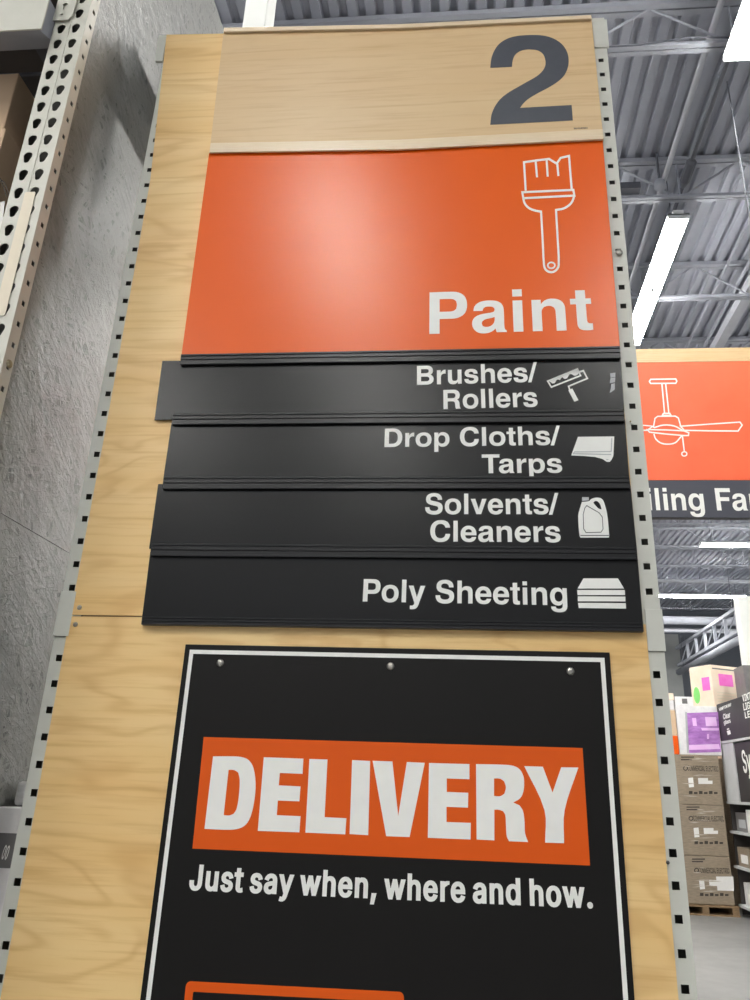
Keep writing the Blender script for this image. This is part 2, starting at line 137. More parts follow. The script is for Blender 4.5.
cardboard_dk = speckled('wrapped_brown_cardboard', srgb(138, 124, 106), srgb(164, 148, 128), 14, .35, stretch=(1, 1, 6), coat=.3)
ink_brown = speckled('carton_ink', srgb(58, 52, 46), srgb(66, 60, 54), 20, .7)
paper = speckled('white_paper_label', srgb(232, 230, 226), srgb(238, 236, 233), 20, .7)
deck_paint = speckled('white_grey_deck_paint', srgb(156, 159, 170), srgb(164, 167, 178), 5, .6)
joist_paint = speckled('grey_joist_paint', srgb(156, 159, 168), srgb(166, 169, 178), 5, .9, spec=.3)
pipe_paint = speckled('white_pipe_paint', srgb(176, 178, 186), srgb(184, 186, 194), 5, .6)
dark_pipe = speckled('dark_grey_conduit', srgb(84, 86, 94), srgb(92, 94, 102), 5, .5)
dark_wall = speckled('slate_wall_paint', srgb(82, 86, 94), srgb(90, 94, 102), 2, .8)
grey_wall = speckled('mid_grey_wall_paint', srgb(128, 130, 130), srgb(136, 138, 138), 2, .8)
white_wall = speckled('white_wall_paint', srgb(226, 228, 224), srgb(232, 234, 230), 2, .7)
led = emissive('led_diffuser', (1, .985, .94), 84.0)
housing = speckled('white_fixture_steel', srgb(228, 230, 232), srgb(234, 236, 238), 8, .4)
film = speckled('grey_stretch_film', srgb(190, 190, 190), srgb(214, 214, 214), 18, .25, coat=.5, stretch=(1, 1, 5))
carton_grey = speckled('dark_grey_package_print', srgb(104, 102, 102), srgb(116, 114, 114), 12, .4)
pallet_wood = speckled('worn_pallet_wood', srgb(120, 96, 70), srgb(150, 124, 92), 14, .8, stretch=(1, 1, 6))
purple = speckled('purple_picture_print', srgb(150, 96, 172), srgb(196, 140, 212), 7, .4, stretch=(1, 1, 3))
pink = speckled('bright_pink_label', srgb(236, 104, 196), srgb(240, 124, 206), 9, .6)
green = speckled('green_round_label', srgb(128, 214, 110), srgb(140, 222, 122), 9, .6)
pale_carton = speckled('pale_peach_carton', srgb(236, 214, 190), srgb(242, 226, 206), 7, .6)
pile_white = speckled('white_grey_package', srgb(214, 212, 212), srgb(232, 230, 230), 14, .5)
shelf_grey = speckled('light_grey_shelf_steel', srgb(186, 188, 188), srgb(196, 198, 198), 6, .45)
shelf_dark = speckled('dark_shelf_liner', srgb(66, 62, 60), srgb(76, 72, 70), 9, .6)
def concrete():
    m, nt, b = new_mat('polished_grey_concrete', srgb(168, 168, 166), .22)
    n = N(nt, 'ShaderNodeTexNoise', Scale=.9, Detail=8.0, Roughness=.65, Distortion=.6); nt.links.new(coords(nt), n.inputs['Vector'])
    nt.links.new(ramp(nt, n.outputs['Fac'], [(.3, srgb(122, 122, 121)), (.5, srgb(134, 134, 132)), (.7, srgb(146, 146, 144))]), b.inputs['Base Color'])
    n2 = N(nt, 'ShaderNodeTexNoise', Scale=5.0, Detail=6.0); nt.links.new(coords(nt), n2.inputs['Vector'])
    r = N(nt, 'ShaderNodeMapRange'); nt.links.new(n2.outputs['Fac'], r.inputs[0]); r.inputs[3].default_value = .3; r.inputs[4].default_value = .42
    nt.links.new(r.outputs[0], b.inputs['Roughness'])
    return m
floor_m = concrete()

# ------------------------------------------------------------------ mesh building
class MB:
    def __init__(s): s.v = []; s.f = []
    def add(s, vs, fs):
        o = len(s.v); s.v += [tuple(v) for v in vs]; s.f += [tuple(i+o for i in f) for f in fs]; return s
    def box(s, x0, x1, y0, y1, z0, z1):
        vs = [(x, y, z) for z in (z0, z1) for y in (y0, y1) for x in (x0, x1)]
        return s.add(vs, [(0, 2, 3, 1), (4, 5, 7, 6), (0, 1, 5, 4), (2, 6, 7, 3), (0, 4, 6, 2), (1, 3, 7, 5)])
    def prism(s, pts, y0, y1):           # outline in x,z pushed from y0 (front) to y1 (back)
        n = len(pts); vs = [(p[0], y0, p[1]) for p in pts] + [(p[0], y1, p[1]) for p in pts]
        return s.add(vs, [tuple(range(n)), tuple(range(2*n-1, n-1, -1))] + [(i, i+n, (i+1) % n + n, (i+1) % n) for i in range(n)])
    def tube(s, path, r, seg=8, cap=True):
        path = [Vector(p) for p in path]; rings = []
        for i, p in enumerate(path):
            t = (path[min(i+1, len(path)-1)] - path[max(i-1, 0)]).normalized()
            a = Vector((0, 0, 1)) if abs(t.z) < .9 else Vector((1, 0, 0))
            u = t.cross(a).normalized(); w = t.cross(u)
            rr = r[i] if isinstance(r, (list, tuple)) else r
            rings.append([p + u*rr*math.cos(2*PI*k/seg) + w*rr*math.sin(2*PI*k/seg) for k in range(seg)])
        vs = [q for ring in rings for q in ring]; fs = []
        for i in range(len(path)-1):
            for k in range(seg):
                fs.append((i*seg+k, i*seg+(k+1) % seg, (i+1)*seg+(k+1) % seg, (i+1)*seg+k))
        if cap: fs += [tuple(range(seg))[::-1], tuple(range((len(path)-1)*seg, len(path)*seg))]
        return s.add(vs, fs)
    def build(s, name, mat, parent=None, bevel=0, smooth=False):
        me = bpy.data.meshes.new(name); me.from_pydata(s.v, [], s.f); me.validate(); me.update()
        import bmesh
        bm = bmesh.new(); bm.from_mesh(me); bmesh.ops.recalc_face_normals(bm, faces=bm.faces); bm.to_mesh(me); bm.free()
        return link(name, me, mat, parent, bevel, smooth)
def link(name, me, mat, parent=None, bevel=0, smooth=False):
    me.materials.clear(); me.materials.append(mat)
    o = bpy.data.objects.new(name, me); C0.objects.link(o)
    if parent:
        o.parent = parent; o.matrix_parent_inverse = Matrix.Translation(-parent.location)
    if smooth:
        for p in me.polygons: p.use_smooth = True
    if bevel:
        b = o.modifiers.new('bevel', 'BEVEL'); b.width = bevel; b.segments = 2; b.limit_method = 'ANGLE'; b.angle_limit = .6
    return o
def tag(o, label=None, cat=None, group=None, kind=None):
    if label: o['label'] = label
    if cat: o['category'] = cat
    if group: o['group'] = group
    if kind: o['kind'] = kind
    return o
def thing(name, loc, label, cat, group=None):
    o = bpy.data.objects.new(name, None); C0.objects.link(o); o.location = loc; o.empty_display_size = .05
    return tag(o, label, cat, group)
def copy_tree(o, loc):
    c = o.copy(); C0.objects.link(c); c.location = loc
    for ch in o.children:
        d = ch.copy(); C0.objects.link(d); d.parent = c; d.matrix_parent_inverse = ch.matrix_parent_inverse.copy()
    return c
def shapes(name, loops, mat, parent, y, th=.0004, axis='y'):
    """closed outlines (even-odd holes) in x,z at plane y, th thick towards the viewer"""
    cu = bpy.data.curves.new(name, 'CURVE'); cu.dimensions = '2D'; cu.fill_mode = 'BOTH'
    for lp in loops:
        sp = cu.splines.new('POLY'); sp.points.add(len(lp)-1)
        for i, p in enumerate(lp): sp.points[i].co = (p[0], p[1], 0, 1)
        sp.use_cyclic_u = True
    cu.extrude = th/2
    tmp = bpy.data.objects.new(name, cu); C0.objects.link(tmp)
    me = bpy.data.meshes.new_from_object(tmp)
    bpy.data.objects.remove(tmp)
    for v in me.vertices:
        a, b, c = v.co
        if axis == 'y': v.co = (a, y - th/2 + c, b)
        else: v.co = (y + c, a, b)          # outline in y,z on plane x = y
    import bmesh
    bm = bmesh.new(); bm.from_mesh(me); bmesh.ops.remove_doubles(bm, verts=bm.verts, dist=1e-6)
    bmesh.ops.recalc_face_normals(bm, faces=bm.faces); bm.to_mesh(me); bm.free()
    me.name = name
    return link(name, me, mat, parent)
def tiled_plate(name, a0, a1, zlist, pitch, hole_fn, zlo, zhi, mat, parent, pos, th, axis='y'):
    """a plate between a0 and a1 with the same holes repeated at every height in zlist, as ONE mesh"""
    tile = shapes('tile', [[(a0, -pitch/2), (a1, -pitch/2), (a1, pitch/2), (a0, pitch/2)]] + hole_fn(0.0), mat, None, pos, th, axis)
    tv = [tuple(v.co) for v in tile.data.vertices]; tf = [tuple(p.vertices) for p in tile.data.polygons]
    me = tile.data; bpy.data.objects.remove(tile); bpy.data.meshes.remove(me)
    mb = MB()
    for z in zlist: mb.add([(v[0], v[1], v[2]+z) for v in tv], tf)
    def blank(z0, z1):
        if z1-z0 < .0005: return
        if axis == 'y': mb.box(a0, a1, pos-th, pos, z0, z1)
        else: mb.box(pos-th/2, pos+th/2, a0, a1, z0, z1)
    blank(zlo, min(zlist)-pitch/2); blank(max(zlist)+pitch/2, zhi)
    return mb.build(name, mat, parent)
def smooth_loop(pts, ang=38, n=4, closed=True):
    """Catmull-Rom through the points, sharp where the outline turns by more than ang degrees"""
    m = len(pts); V2 = [Vector(p) for p in pts]; out = []
    def sharp(i):
        if not closed and (i <= 0 or i >= m-1): return True
        a = V2[i % m]-V2[(i-1) % m]; b = V2[(i+1) % m]-V2[i % m]
        return a.length < 1e-9 or b.length < 1e-9 or a.angle(b) > math.radians(ang)
    for i in range(m if closed else m-1):
        p1, p2 = V2[i], V2[(i+1) % m]
        out.append(tuple(p1))
        s1, s2 = sharp(i), sharp((i+1) % m if closed else i+1)
        if s1 and s2: continue
        t1 = (p2-p1) if s1 else (p2-V2[(i-1) % m]).normalized()*(p2-p1).length
        t2 = (p2-p1) if s2 else (V2[(i+2) % m]-p1).normalized()*(p2-p1).length
        for k in range(1, n):
            t = k/n
            q = p1*(2*t**3-3*t**2+1)+t1*(t**3-2*t**2+t)+p2*(-2*t**3+3*t**2)+t2*(t**3-t**2)
            out.append(tuple(q))
    if not closed: out.append(tuple(V2[-1]))
    return out
def stroke(pts, w, closed=False):
    """outline loops of a line of width w through 2-D points"""
    P = [Vector(p) for p in pts]; n = len(P); L = []; R = []
    for i in range(n):
        a = P[(i-1) % n] if (closed or i > 0) else None; b = P[(i+1) % n] if (closed or i < n-1) else None
        d1 = (P[i]-a).normalized() if a is not None else None; d2 = (b-P[i]).normalized() if b is not None else None
        if d1 is None: d1 = d2
        if d2 is None: d2 = d1
        n1 = Vector((-d1.y, d1.x)); n2 = Vector((-d2.y, d2.x)); mt = (n1+n2)
        mt = mt.normalized() if mt.length > 1e-6 else n1
        k = (w/2)/max(.45, mt.dot(n1)); L.append(tuple(P[i]+mt*k)); R.append(tuple(P[i]-mt*k))
    return [L, R] if closed else [L + R[::-1]]

# heavy grotesque letterforms, 1000 units to the em (cap height 718): advance, outlines whose gentle turns are rounded off
def oval(cx, cz, rx, rz, n=20, e=2.25):
    return [(cx+rx*math.copysign(abs(math.cos(2*PI*k/n))**(2/e), math.cos(2*PI*k/n)), cz+rz*math.copysign(abs(math.sin(2*PI*k/n))**(2/e), math.sin(2*PI*k/n))) for k in range(n)]
def rct(x0, z0, x1, z1): return [(x0, z0), (x1, z0), (x1, z1), (x0, z1)]
HV = {
 'i': (278, [rct(69, 0, 209, 532), rct(69, 603, 209, 725)]), 'l': (278, [rct(69, 0, 209, 718)]),
 'T': (611, [[(14, 718), (598, 718), (598, 593), (381, 593), (381, 0), (231, 0), (231, 593), (14, 593)]]),
 'F': (611, [[(76, 0), (226, 0), (226, 300), (528, 300), (528, 424), (226, 424), (226, 590), (587, 590), (587, 718), (76, 718)]]),
 'P': (667, [[(73, 0), (223, 0), (223, 250), (395, 250), (470, 257), (540, 288), (595, 342), (620, 410), (627, 484), (620, 560), (592, 632), (540, 683), (470, 711), (395, 718), (73, 718)],
             [(223, 373), (370, 373), (430, 384), (467, 418), (478, 484), (467, 550), (430, 584), (370, 594), (223, 594)]]),
 'B': (722, [[(76, 0), (400, 0), (485, 6), (562, 30), (622, 75), (657, 132), (669, 205), (658, 272), (622, 328), (555, 375), (600, 406), (633, 456), (645, 530), (632, 602), (592, 662), (525, 703), (440, 718), (76, 718)],
             [(222, 432), (400, 432), (455, 440), (488, 466), (498, 512), (488, 560), (455, 586), (400, 594), (222, 594)],
             [(222, 125), (405, 125), (468, 134), (508, 163), (521, 216), (508, 268), (468, 297), (405, 306), (222, 306)]]),
 'R': (722, [[(76, 0), (226, 0), (226, 280), (376, 280), (438, 270), (470, 240), (484, 185), (489, 110), (496, 48), (512, 0), (677, 0), (677, 22), (655, 44), (646, 92), (641, 180), (628, 258), (600, 306), (552, 343), (600, 372), (640, 428), (655, 510), (642, 592), (600, 658), (535, 703), (450, 718), (76, 718)],
             [(226, 402), (398, 402), (458, 411), (492, 442), (504, 498), (492, 552), (458, 585), (398, 595), (226, 595)]]),
 'D': (722, [[(76, 0), (350, 0), (460, 14), (560, 66), (635, 155), (675, 260), (685, 362), (675, 470), (635, 570), (562, 655), (465, 704), (350, 718), (76, 718)],
             [(226, 125), (335, 125), (418, 139), (480, 182), (518, 260), (530, 360), (518, 457), (480, 535), (418, 579), (335, 593), (226, 593)]]),
 'C': (722, [[(684, 478), (670, 562), (630, 640), (565, 698), (475, 731), (375, 737), (268, 722), (174, 672), (100, 588), (58, 480), (44, 358), (58, 236), (100, 130), (170, 48), (265, -4), (375, -19), (480, -8), (572, 32), (638, 98), (674, 178), (684, 262), (534, 262), (520, 195), (485, 147), (432, 119), (372, 112), (300, 126), (245, 170), (210, 245), (196, 358), (210, 470), (245, 545), (300, 592), (372, 606), (432, 598), (482, 570), (516, 527), (534, 478)]]),
 'S': (667, [[(607, 500), (598, 582), (560, 655), (490, 710), (410, 732), (325, 737), (230, 725), (145, 685), (88, 620), (68, 535), (76, 455), (112, 390), (178, 345), (268, 316), (370, 292), (440, 270), (472, 238), (480, 195), (466, 153), (420, 120), (340, 107), (265, 116), (215, 146), (190, 190), (183, 240), (39, 240), (47, 160), (82, 82), (150, 22), (240, -10), (340, -19), (450, -8), (545, 35), (606, 105), (629, 200), (622, 285), (588, 350), (530, 396), (440, 428), (330, 453), (255, 472), (222, 495), (212, 532), (224, 577), (260, 607), (325, 620), (390, 611), (435, 583), (457, 545), (463, 500)]]),
 'a': (556, [[(527, 0), (527, 24), (506, 42), (496, 76), (494, 130), (494, 370), (484, 440), (450, 498), (385, 535), (290, 546), (195, 538), (117, 505), (68, 448), (50, 370), (184, 370), (200, 413), (232, 436), (280, 442), (328, 436), (355, 414), (362, 380), (350, 352), (312, 336), (240, 325), (155, 308), (85, 275), (43, 223), (29, 155), (42, 85), (82, 27), (140, -6), (205, -14), (275, -3), (330, 27), (368, 66), (372, 30), (382, 0)],
             [(358, 262), (330, 248), (270, 235), (215, 220), (180, 193), (170, 155), (180, 118), (205, 99), (240, 93), (290, 104), (330, 136), (352, 180), (358, 225)]]),
 'n': (611, [[(65, 0), (205, 0), (205, 319), (216, 372), (248, 410), (300, 424), (354, 416), (389, 388), (404, 335), (404, 0), (544, 0), (544, 355), (536, 430), (503, 492), (445, 532), (365, 546), (300, 538), (245, 510), (200, 455), (200, 532), (65, 532)]]),
 'h': (611, [[(65, 0), (205, 0), (205, 319), (216, 372), (248, 410), (302, 424), (356, 416), (391, 388), (406, 335), (406, 0), (546, 0), (546, 355), (538, 430), (505, 492), (447, 532), (367, 546), (305, 538), (250, 512), (205, 465), (205, 718), (65, 718)]]),
 'u': (611, [[(545, 532), (405, 532), (405, 213), (394, 160), (362, 122), (310, 108), (256, 116), (221, 144), (206, 197), (206, 532), (66, 532), (66, 177), (74, 102), (107, 40), (165, 0), (245, -14), (310, -6), (365, 22), (410, 77), (410, 0), (545, 0)]]),
 'r': (389, [[(64, 0), (204, 0), (204, 250), (214, 325), (245, 372), (295, 397), (345, 402), (373, 398), (373, 543), (350, 546), (300, 536), (255, 505), (215, 455), (197, 420), (197, 532), (64, 532)]]),
 't': (333, [[(92, 676), (232, 676), (232, 532), (309, 532), (309, 438), (232, 438), (232, 165), (237, 130), (256, 111), (285, 106), (309, 107), (309, 2), (270, -4), (215, -6), (155, 4), (115, 28), (96, 70), (92, 130), (92, 438), (10, 438), (10, 532), (92, 532)]]),
 's': (556, [[(500, 365), (490, 430), (455, 490), (390, 530), (275, 546), (175, 535), (100, 498), (58, 445), (46, 378), (58, 315), (98, 270), (165, 242), (255, 222), (330, 205), (365, 188), (375, 155), (360, 122), (322, 102), (275, 96), (225, 103), (190, 127), (176, 168), (30, 168), (42, 97), (82, 38), (150, 0), (275, -14), (385, -2), (460, 35), (505, 92), (519, 162), (508, 225), (470, 275), (400, 308), (310, 328), (230, 345), (195, 362), (186, 388), (198, 416), (230, 433), (275, 438), (320, 430), (350, 405), (360, 365)]]),
 'e': (556, [[(525, 220), (170, 220), (178, 165), (205, 126), (245, 106), (290, 100), (335, 108), (365, 130), (378, 158), (520, 158), (495, 90), (445, 32), (375, -4), (285, -14), (190, 0), (105, 50), (46, 140), (23, 262), (42, 380), (95, 468), (172, 525), (275, 546), (380, 527), (458, 474), (508, 388), (528, 285)],
             [(170, 318), (185, 376), (222, 415), (278, 430), (333, 415), (370, 376), (382, 318)]]),
 'o': (611, [oval(306, 266, 272, 280), oval(306, 266, 132, 166)]),
 'p': (611, [[(62, -207), (202, -207), (202, 62), (245, 12), (295, -9), (350, -14), (435, 2), (507, 57), (560, 148), (578, 266), (560, 388), (507, 480), (435, 531), (345, 546), (285, 536), (240, 508), (197, 452), (197, 532), (62, 532)], oval(318, 266, 120, 162)]),
 'g': (611, [[(418, 532), (553, 532), (553, 15), (543, -78), (505, -150), (440, -196), (360, -214), (280, -217), (190, -206), (112, -170), (64, -115), (50, -45), (190, -45), (205, -84), (240, -107), (292, -114), (350, -104), (392, -74), (410, -22), (413, 62), (370, 18), (320, -4), (262, -10), (175, 8), (98, 64), (47, 152), (29, 270), (47, 388), (98, 480), (175, 532), (262, 546), (325, 535), (375, 505), (418, 450)], oval(292, 268, 122, 158)]),
 'v': (556, [[(13, 532), (165, 532), (278, 165), (391, 532), (543, 532), (356, 0), (198, 0)]]),
 'y': (556, [[(10, 532), (163, 532), (277, 165), (388, 532), (539, 532), (350, -20), (325, -90), (290, -150), (245, -190), (180, -210), (110, -214), (62, -210), (62, -98), (98, -101), (142, -98), (175, -78), (195, -40), (198, -8)]]),
 '/': (278, [[(195, 737), (311, 737), (83, -19), (-33, -19)]]),
}
HVS = {}
def hv_glyph(ch):
    if ch not in HVS: HVS[ch] = (HV[ch][0], [smooth_loop(l, 34, 3) for l in HV[ch][1]])
    return HVS[ch]
KERN = {'Ta': -70, 'Po': -25, 'Fa': -25}
def glyph_loops(text, var):
    """outlines (em units) of a line of lettering; returns loops, ink extent per character, cap height, baseline"""
    if var == 'B':
        x = 0; loops = []; ext = []
        for k, ch in enumerate(text):
            if ch == ' ': x += 278; ext.append((x, x)); continue
            adv, gl = hv_glyph(ch); xs = [p[0]+x for l in gl for p in l]
            loops += [[(p[0]+x, p[1]) for p in l] for l in gl]; ext.append((min(xs), max(xs)))
            x += adv + KERN.get(text[k:k+2], 0)
        return loops, ext, 718, 0
    G = GLYPHS[var]; b = {'C': 21, 'S': 12}[var]
    x = 0; loops = []; ext = []
    for ch in text:
        if ch == ' ': x += {'C': 105, 'S': 160}[var]; ext.append((x, x)); continue
        adv, gl = G[ch]
        loops += [[(p[0]+x, p[1]) for p in l] for l in gl]
        xs = [p[0]+x for l in gl for p in l]
        ext.append((min(xs), max(xs))); x += adv
    return loops, ext, 509+2*b, b
def lettering(text, A, B, T, y, mat, parent, var='B', ia=0, ib=-1, th=.0005, name='lettering'):
    """A, B: photo pixels of the baseline at the left ink edge of character ia and the right ink edge of character ib
       (if ib is (k,'l') its left edge); T: pixel of the cap line above A.  All on plane y."""
    a, b, t = (Vector(P2(*q, y)) for q in (A, B, T))
    loops, ext, cap, bold = glyph_loops(text, var)
    x0 = ext[ia][0]; x1 = ext[ib[0]][0] if isinstance(ib, tuple) else ext[ib][1]
    h = (t-a).length
    e = (b-a)/(x1-x0); u = Vector((-e.y, e.x)).normalized()*(h/cap)
    out = [[tuple(a + e*(p[0]-x0) + u*(p[1]+bold)) for p in l] for l in loops]
    return shapes(name, out, mat, parent, y, th)
def px_shapes(name, loops, mat, parent, y, th=.0005, ang=38, sm=True):
    out = []
    for l in loops:
        q = smooth_loop(l, ang) if sm else l
        out.append([P2(*p, y) for p in q])
    return shapes(name, out, mat, parent, y, th)
def quad_slab(q, y0, y1, mb=None):
    mb = mb or MB(); return mb.prism([P2(*p, y0) for p in q], y0, y1)
def lerp(a, b, t): return (a[0]+(b[0]-a[0])*t, a[1]+(b[1]-a[1])*t)

# ================================================================== THE SETTING
def struct(o): o['kind'] = 'structure'; return o
struct(MB().box(-16, 18, -14, 28, -.12, 0).build('floor', floor_m))
DECK = 7.5
def deck():
    mb = MB(); x = -16.0; prof = []
    while x < 18:
        prof += [(x, DECK+.045), (x+.045, DECK+.045), (x+.06, DECK), (x+.135, DECK), (x+.15, DECK+.045)]
        x += .152
    n = len(prof); vs = [(p[0], yy, p[1]) for yy in (-14, 28) for p in prof] + [(p[0], yy, DECK+.09) for yy in (-14, 28) for p in (prof[0], prof[-1])]
    mb.add(vs, [(i, i+1, i+1+n, i+n) for i in range(n-1)] + [(2*n, 2*n+1, 2*n+3, 2*n+2)])
    return mb.build('ceiling', deck_paint)
struct(deck())
# far wall: slate, with a mid grey band behind the trusses
struct(MB().box(-16, 18, 27, 27.2, 0, 7.5).build('wall_back', dark_wall))
struct(MB().box(5.0, 7.2, 26.6, 26.98, 0, 6.6).build('wall_far_bay', grey_wall))
# white partition at the right
struct(MB().box(5.20, 9.5, 14, 14.3, 0, 5.1).build('wall_partition', white_wall))

# ceiling joists
def joist(loc, label):
    t = thing('roof_joist', loc, label, 'joist', 'open-web steel roof joists')
    X0, X1 = -15.8, 17.8; y = loc[1]; H = DECK; d = .49
    MB().box(X0, X1, y-.06, y-.008, H-.05, H-.003).box(X0, X1, y+.008, y+.06, H-.05, H-.003).build('top_chord', joist_paint, t)
    MB().box(X0, X1, y-.045, y-.007, H-d, H-d+.03).box(X0, X1, y+.007, y+.045, H-d, H-d+.03).box(X0, X1, y-.007, y+.007, H-d+.02, H-d+.03).build('bottom_chord', joist_paint, t)
    mb = MB(); x = X0; i = 0; st = .62
    while x + st < X1:
        a = (x, y, H-.03 if i % 2 == 0 else H-d+.02); b = (x+st, y, H-d+.02 if i % 2 == 0 else H-.03)
        mb.tube([a, b], .011, 6)
        if i % 2: mb.tube([(x, y, H-d+.02), (x, y, H-.03)], .009, 6)
        x += st; i += 1
    mb.build('web', joist_paint, t)
    return t
ORD = ['first', 'second', 'third', 'fourth', 'fifth', 'sixth', 'seventh', 'eighth', 'ninth', 'tenth', 'eleventh', 'twelfth', 'thirteenth', 'fourteenth']
JY = [3.18+1.77*k for k in range(0, 13)]
j0 = None
for i, y in enumerate(JY):
    lab = 'open-web steel roof joist, %s one back from above the number sign' % ORD[i]
    if i == 0: j0 = joist((0, y, 7.01), lab)
    else: c = copy_tree(j0, (0, y, 7.01)); c['label'] = lab
# joists over the head of the camera (they bring the ceiling light down evenly; outside the frame)

# linear fixtures
def fixture(loc, label, group='linear ceiling lights', length=2.46, along='y', w=.21):
    t = thing('linear_ceiling_light', loc, label, 'ceiling light', group)
    x, y, z = loc; h = length/2; hw = w/2
    def bx(mb, a0, a1, b0, b1, z0, z1):      # a along the fixture, b across
        return mb.box(x+b0, x+b1, y+a0, y+a1, z0, z1) if along == 'y' else mb.box(x+a0, x+a1, y+b0, y+b1, z0, z1)
    mb = MB(); bx(mb, -h, h, -hw, hw, z+.012, z+.03); bx(mb, -h, h, -.05, .05, z+.03, z+.075); bx(mb, -h, -h+.01, -hw, hw, z-.03, z+.03); bx(mb, h-.01, h, -hw, hw, z-.03, z+.03)
    hs = mb.build('housing', housing, t)
    for s in (-1, 1):
        mb = MB(); bx(mb, -h+.012, h-.012, s*.052-.042, s*.052+.042, z-.022, z+.01); mb.build('diffuser', led, t)
    mb = MB(); bx(mb, -.05, .05, -.018, .018, z-.034, z+.012); bx(mb, -h+.01, h-.01, -.008, .008, z-.012, z+.012); mb.build('sensor_strip', housing, hs)
    for s in (-.8, .8):
        c = (x, y+s*h) if along == 'y' else (x+s*h, y)
        MB().tube([(c[0], c[1], z+.07), (c[0], c[1], DECK)], .004, 6).build('hanger_wire', dark_pipe, t)
    return t
LZ = 6.85
fixture((2.16, 1.92, LZ), 'bright linear ceiling light at the top right corner of the photo')
fixture((2.16, 6.23, LZ), 'bright linear ceiling light beside the orange sign, seen just right of the upright')
f1 = atz(700, 545, 6.8)
fixture((f1.x+1.23, f1.y, 6.8), 'bright crosswise ceiling light just below the hanging ceiling fan sign', along='x')
f2 = atz(745, 597, 6.8)
fixture((f2.x-1.23, f2.y, 6.8), 'bright crosswise ceiling light farther off, lower one above the steel trusses', along='x')
# unseen lamps: some continue the rows, others added to brighten board and far ceiling
for i, (x, y) in enumerate(((-1.24, -5.45), (-1.24, -9.7), (-1.24, .9), (-1.24, 5.2), (2.16, -6.7), (-4.7, -.2), (-4.7, -5.0), (-4.7, -9.3), (5.9, 9.5), (2.16, 10.6), (-1.24, 10.0), (-4.7, 6.0), (9.2, 4), (9.2, 11), (-.6, 15.5), (2.6, 16.5), (9.8, 17), (-.6, 20.5), (3.2, 22), (11.5, 22))):
    fixture((x, y, LZ), 'unseen linear ceiling light outside the photo', 'ceiling lights outside the photo')

# conduits, cable and duct under the deck
def run(name, pts, r, mat, label, cat, seg=8):
    return tag(MB().tube(pts, r, seg).build(name, mat, smooth=True), label, cat)
a = atz(722, 0, 7.3); run('ceiling_conduit', [(a.x, 1.5, 7.3), (a.x, 27, 7.3)], .028, pipe_paint, 'pale straight conduit running through the joists left of the corner ceiling light', 'conduit')
a = atz(703, 130, 7.22)
b0, b1 = atz(689, 160, 7.22), atz(681, 187, 7.22)
o = thing('dark_conduit', (a.x, 4.6, 7.22), 'dark thin conduit with a thick fitting, running above the row of ceiling lights', 'conduit')
MB().tube([(a.x, 2.6, 7.22), (a.x, b0.y, 7.22)], .02).build('tube', dark_pipe, o, smooth=True)
MB().tube([(a.x, b1.y, 7.22), (a.x, 6.6, 7.22)], .02).build('tube', dark_pipe, o, smooth=True)
MB().tube([(a.x, b0.y, 7.22), (a.x, b0.y+.03, 7.22), (a.x, b1.y-.1, 7.22), (a.x, b1.y, 7.22)], [.022, .05, .05, .022], 10).build('fitting', dark_pipe, o)
run('hanging_cable', [atz(*p, 7.02) for p in ((606, 47), (640, 45), (668, 41), (690, 37.5), (725, 37.5), (760, 40))], .007, dark_pipe, 'thin black cable draped over the nearest joist at the top right', 'cable')
a = atz(640, 192, 7.05)
tag(MB().box(a.x-.28, a.x+.0, a.y-.06, a.y+.04, 7.05, 7.13).build('junction_box', dark_pipe, bevel=.006), 'small dark junction box on a joist beside the steel upright', 'junction box')
b = atz(660, 185, 7.1)
t = thing('ceiling_speaker', (b.x, b.y, 7.1), 'small round grey ceiling speaker hung under the conduit near the upright', 'speaker')
MB().tube([(b.x, b.y, 7.06), (b.x, b.y, 7.08), (b.x, b.y, 7.14), (b.x, b.y, 7.17)], [.05, .06, .05, .02], 16).build('housing', joist_paint, t, smooth=True)
MB().tube([(b.x, b.y, 7.17), (b.x, b.y, 7.5)], .012).build('stem', dark_pipe, t)
a = atz(728, 325, 7.2); tag(MB().box(a.x-.06, a.x+.06, 4.0, 20, 7.12, 7.24).build('rectangular_duct', pipe_paint, bevel=.004), 'broad pale straight duct running away at the right above the hanging sign', 'duct')
for i, (px, py, r) in enumerate(((670, 215, .02), (745, 270, .02), (700, 320, .015))):
    a = atz(px, py, 7.3); run('thin_conduit', [(a.x, a.y-1.8, 7.3), (a.x, a.y+14, 7.3)], r, joist_paint,
        ['thin grey conduit running lengthwise left of the ceiling light by the orange sign', 'thin grey conduit running lengthwise at the right photo edge above the duct', 'thinnest grey conduit running lengthwise between that ceiling light and the duct'][i], 'conduit')
# far end: crosswise pipes and the lengthwise girder
def hung(o, pts):
    for x, y, z in pts: MB().tube([(x, y, z), (x, y, DECK)], .008, 6).build('hanger_rod', dark_pipe, o)
p = at(700, 581.3, 20.2); o = run('sprinkler_pipe', [(p.x-4, 20.2, p.z), (p.x+9, 20.2, p.z)], .05, pipe_paint, 'long white crosswise pipe between the two far ceiling lights', 'pipe'); hung(o, [(p.x-3, 20.2, p.z+.04), (p.x, 20.2, p.z+.04), (p.x+4, 20.2, p.z+.04)])
p = at(690, 620, 23.5); o = run('far_duct', [(4, 23.5, p.z-.02), (8.9, 23.5, p.z-.02)], .13, joist_paint, 'thick grey crosswise duct just below the farther crosswise light', 'duct', 12); hung(o, [(5.5, 23.5, p.z+.1), (8.5, 23.5, p.z+.1)])
p = at(690, 630.5, 23.9); o = run('far_pipe', [(4, 23.9, p.z), (10.5, 23.9, p.z)], .07, pipe_paint, 'grey crosswise pipe directly below the thick crosswise duct', 'pipe', 10); hung(o, [(5, 23.9, p.z+.06), (9.5, 23.9, p.z+.06)])
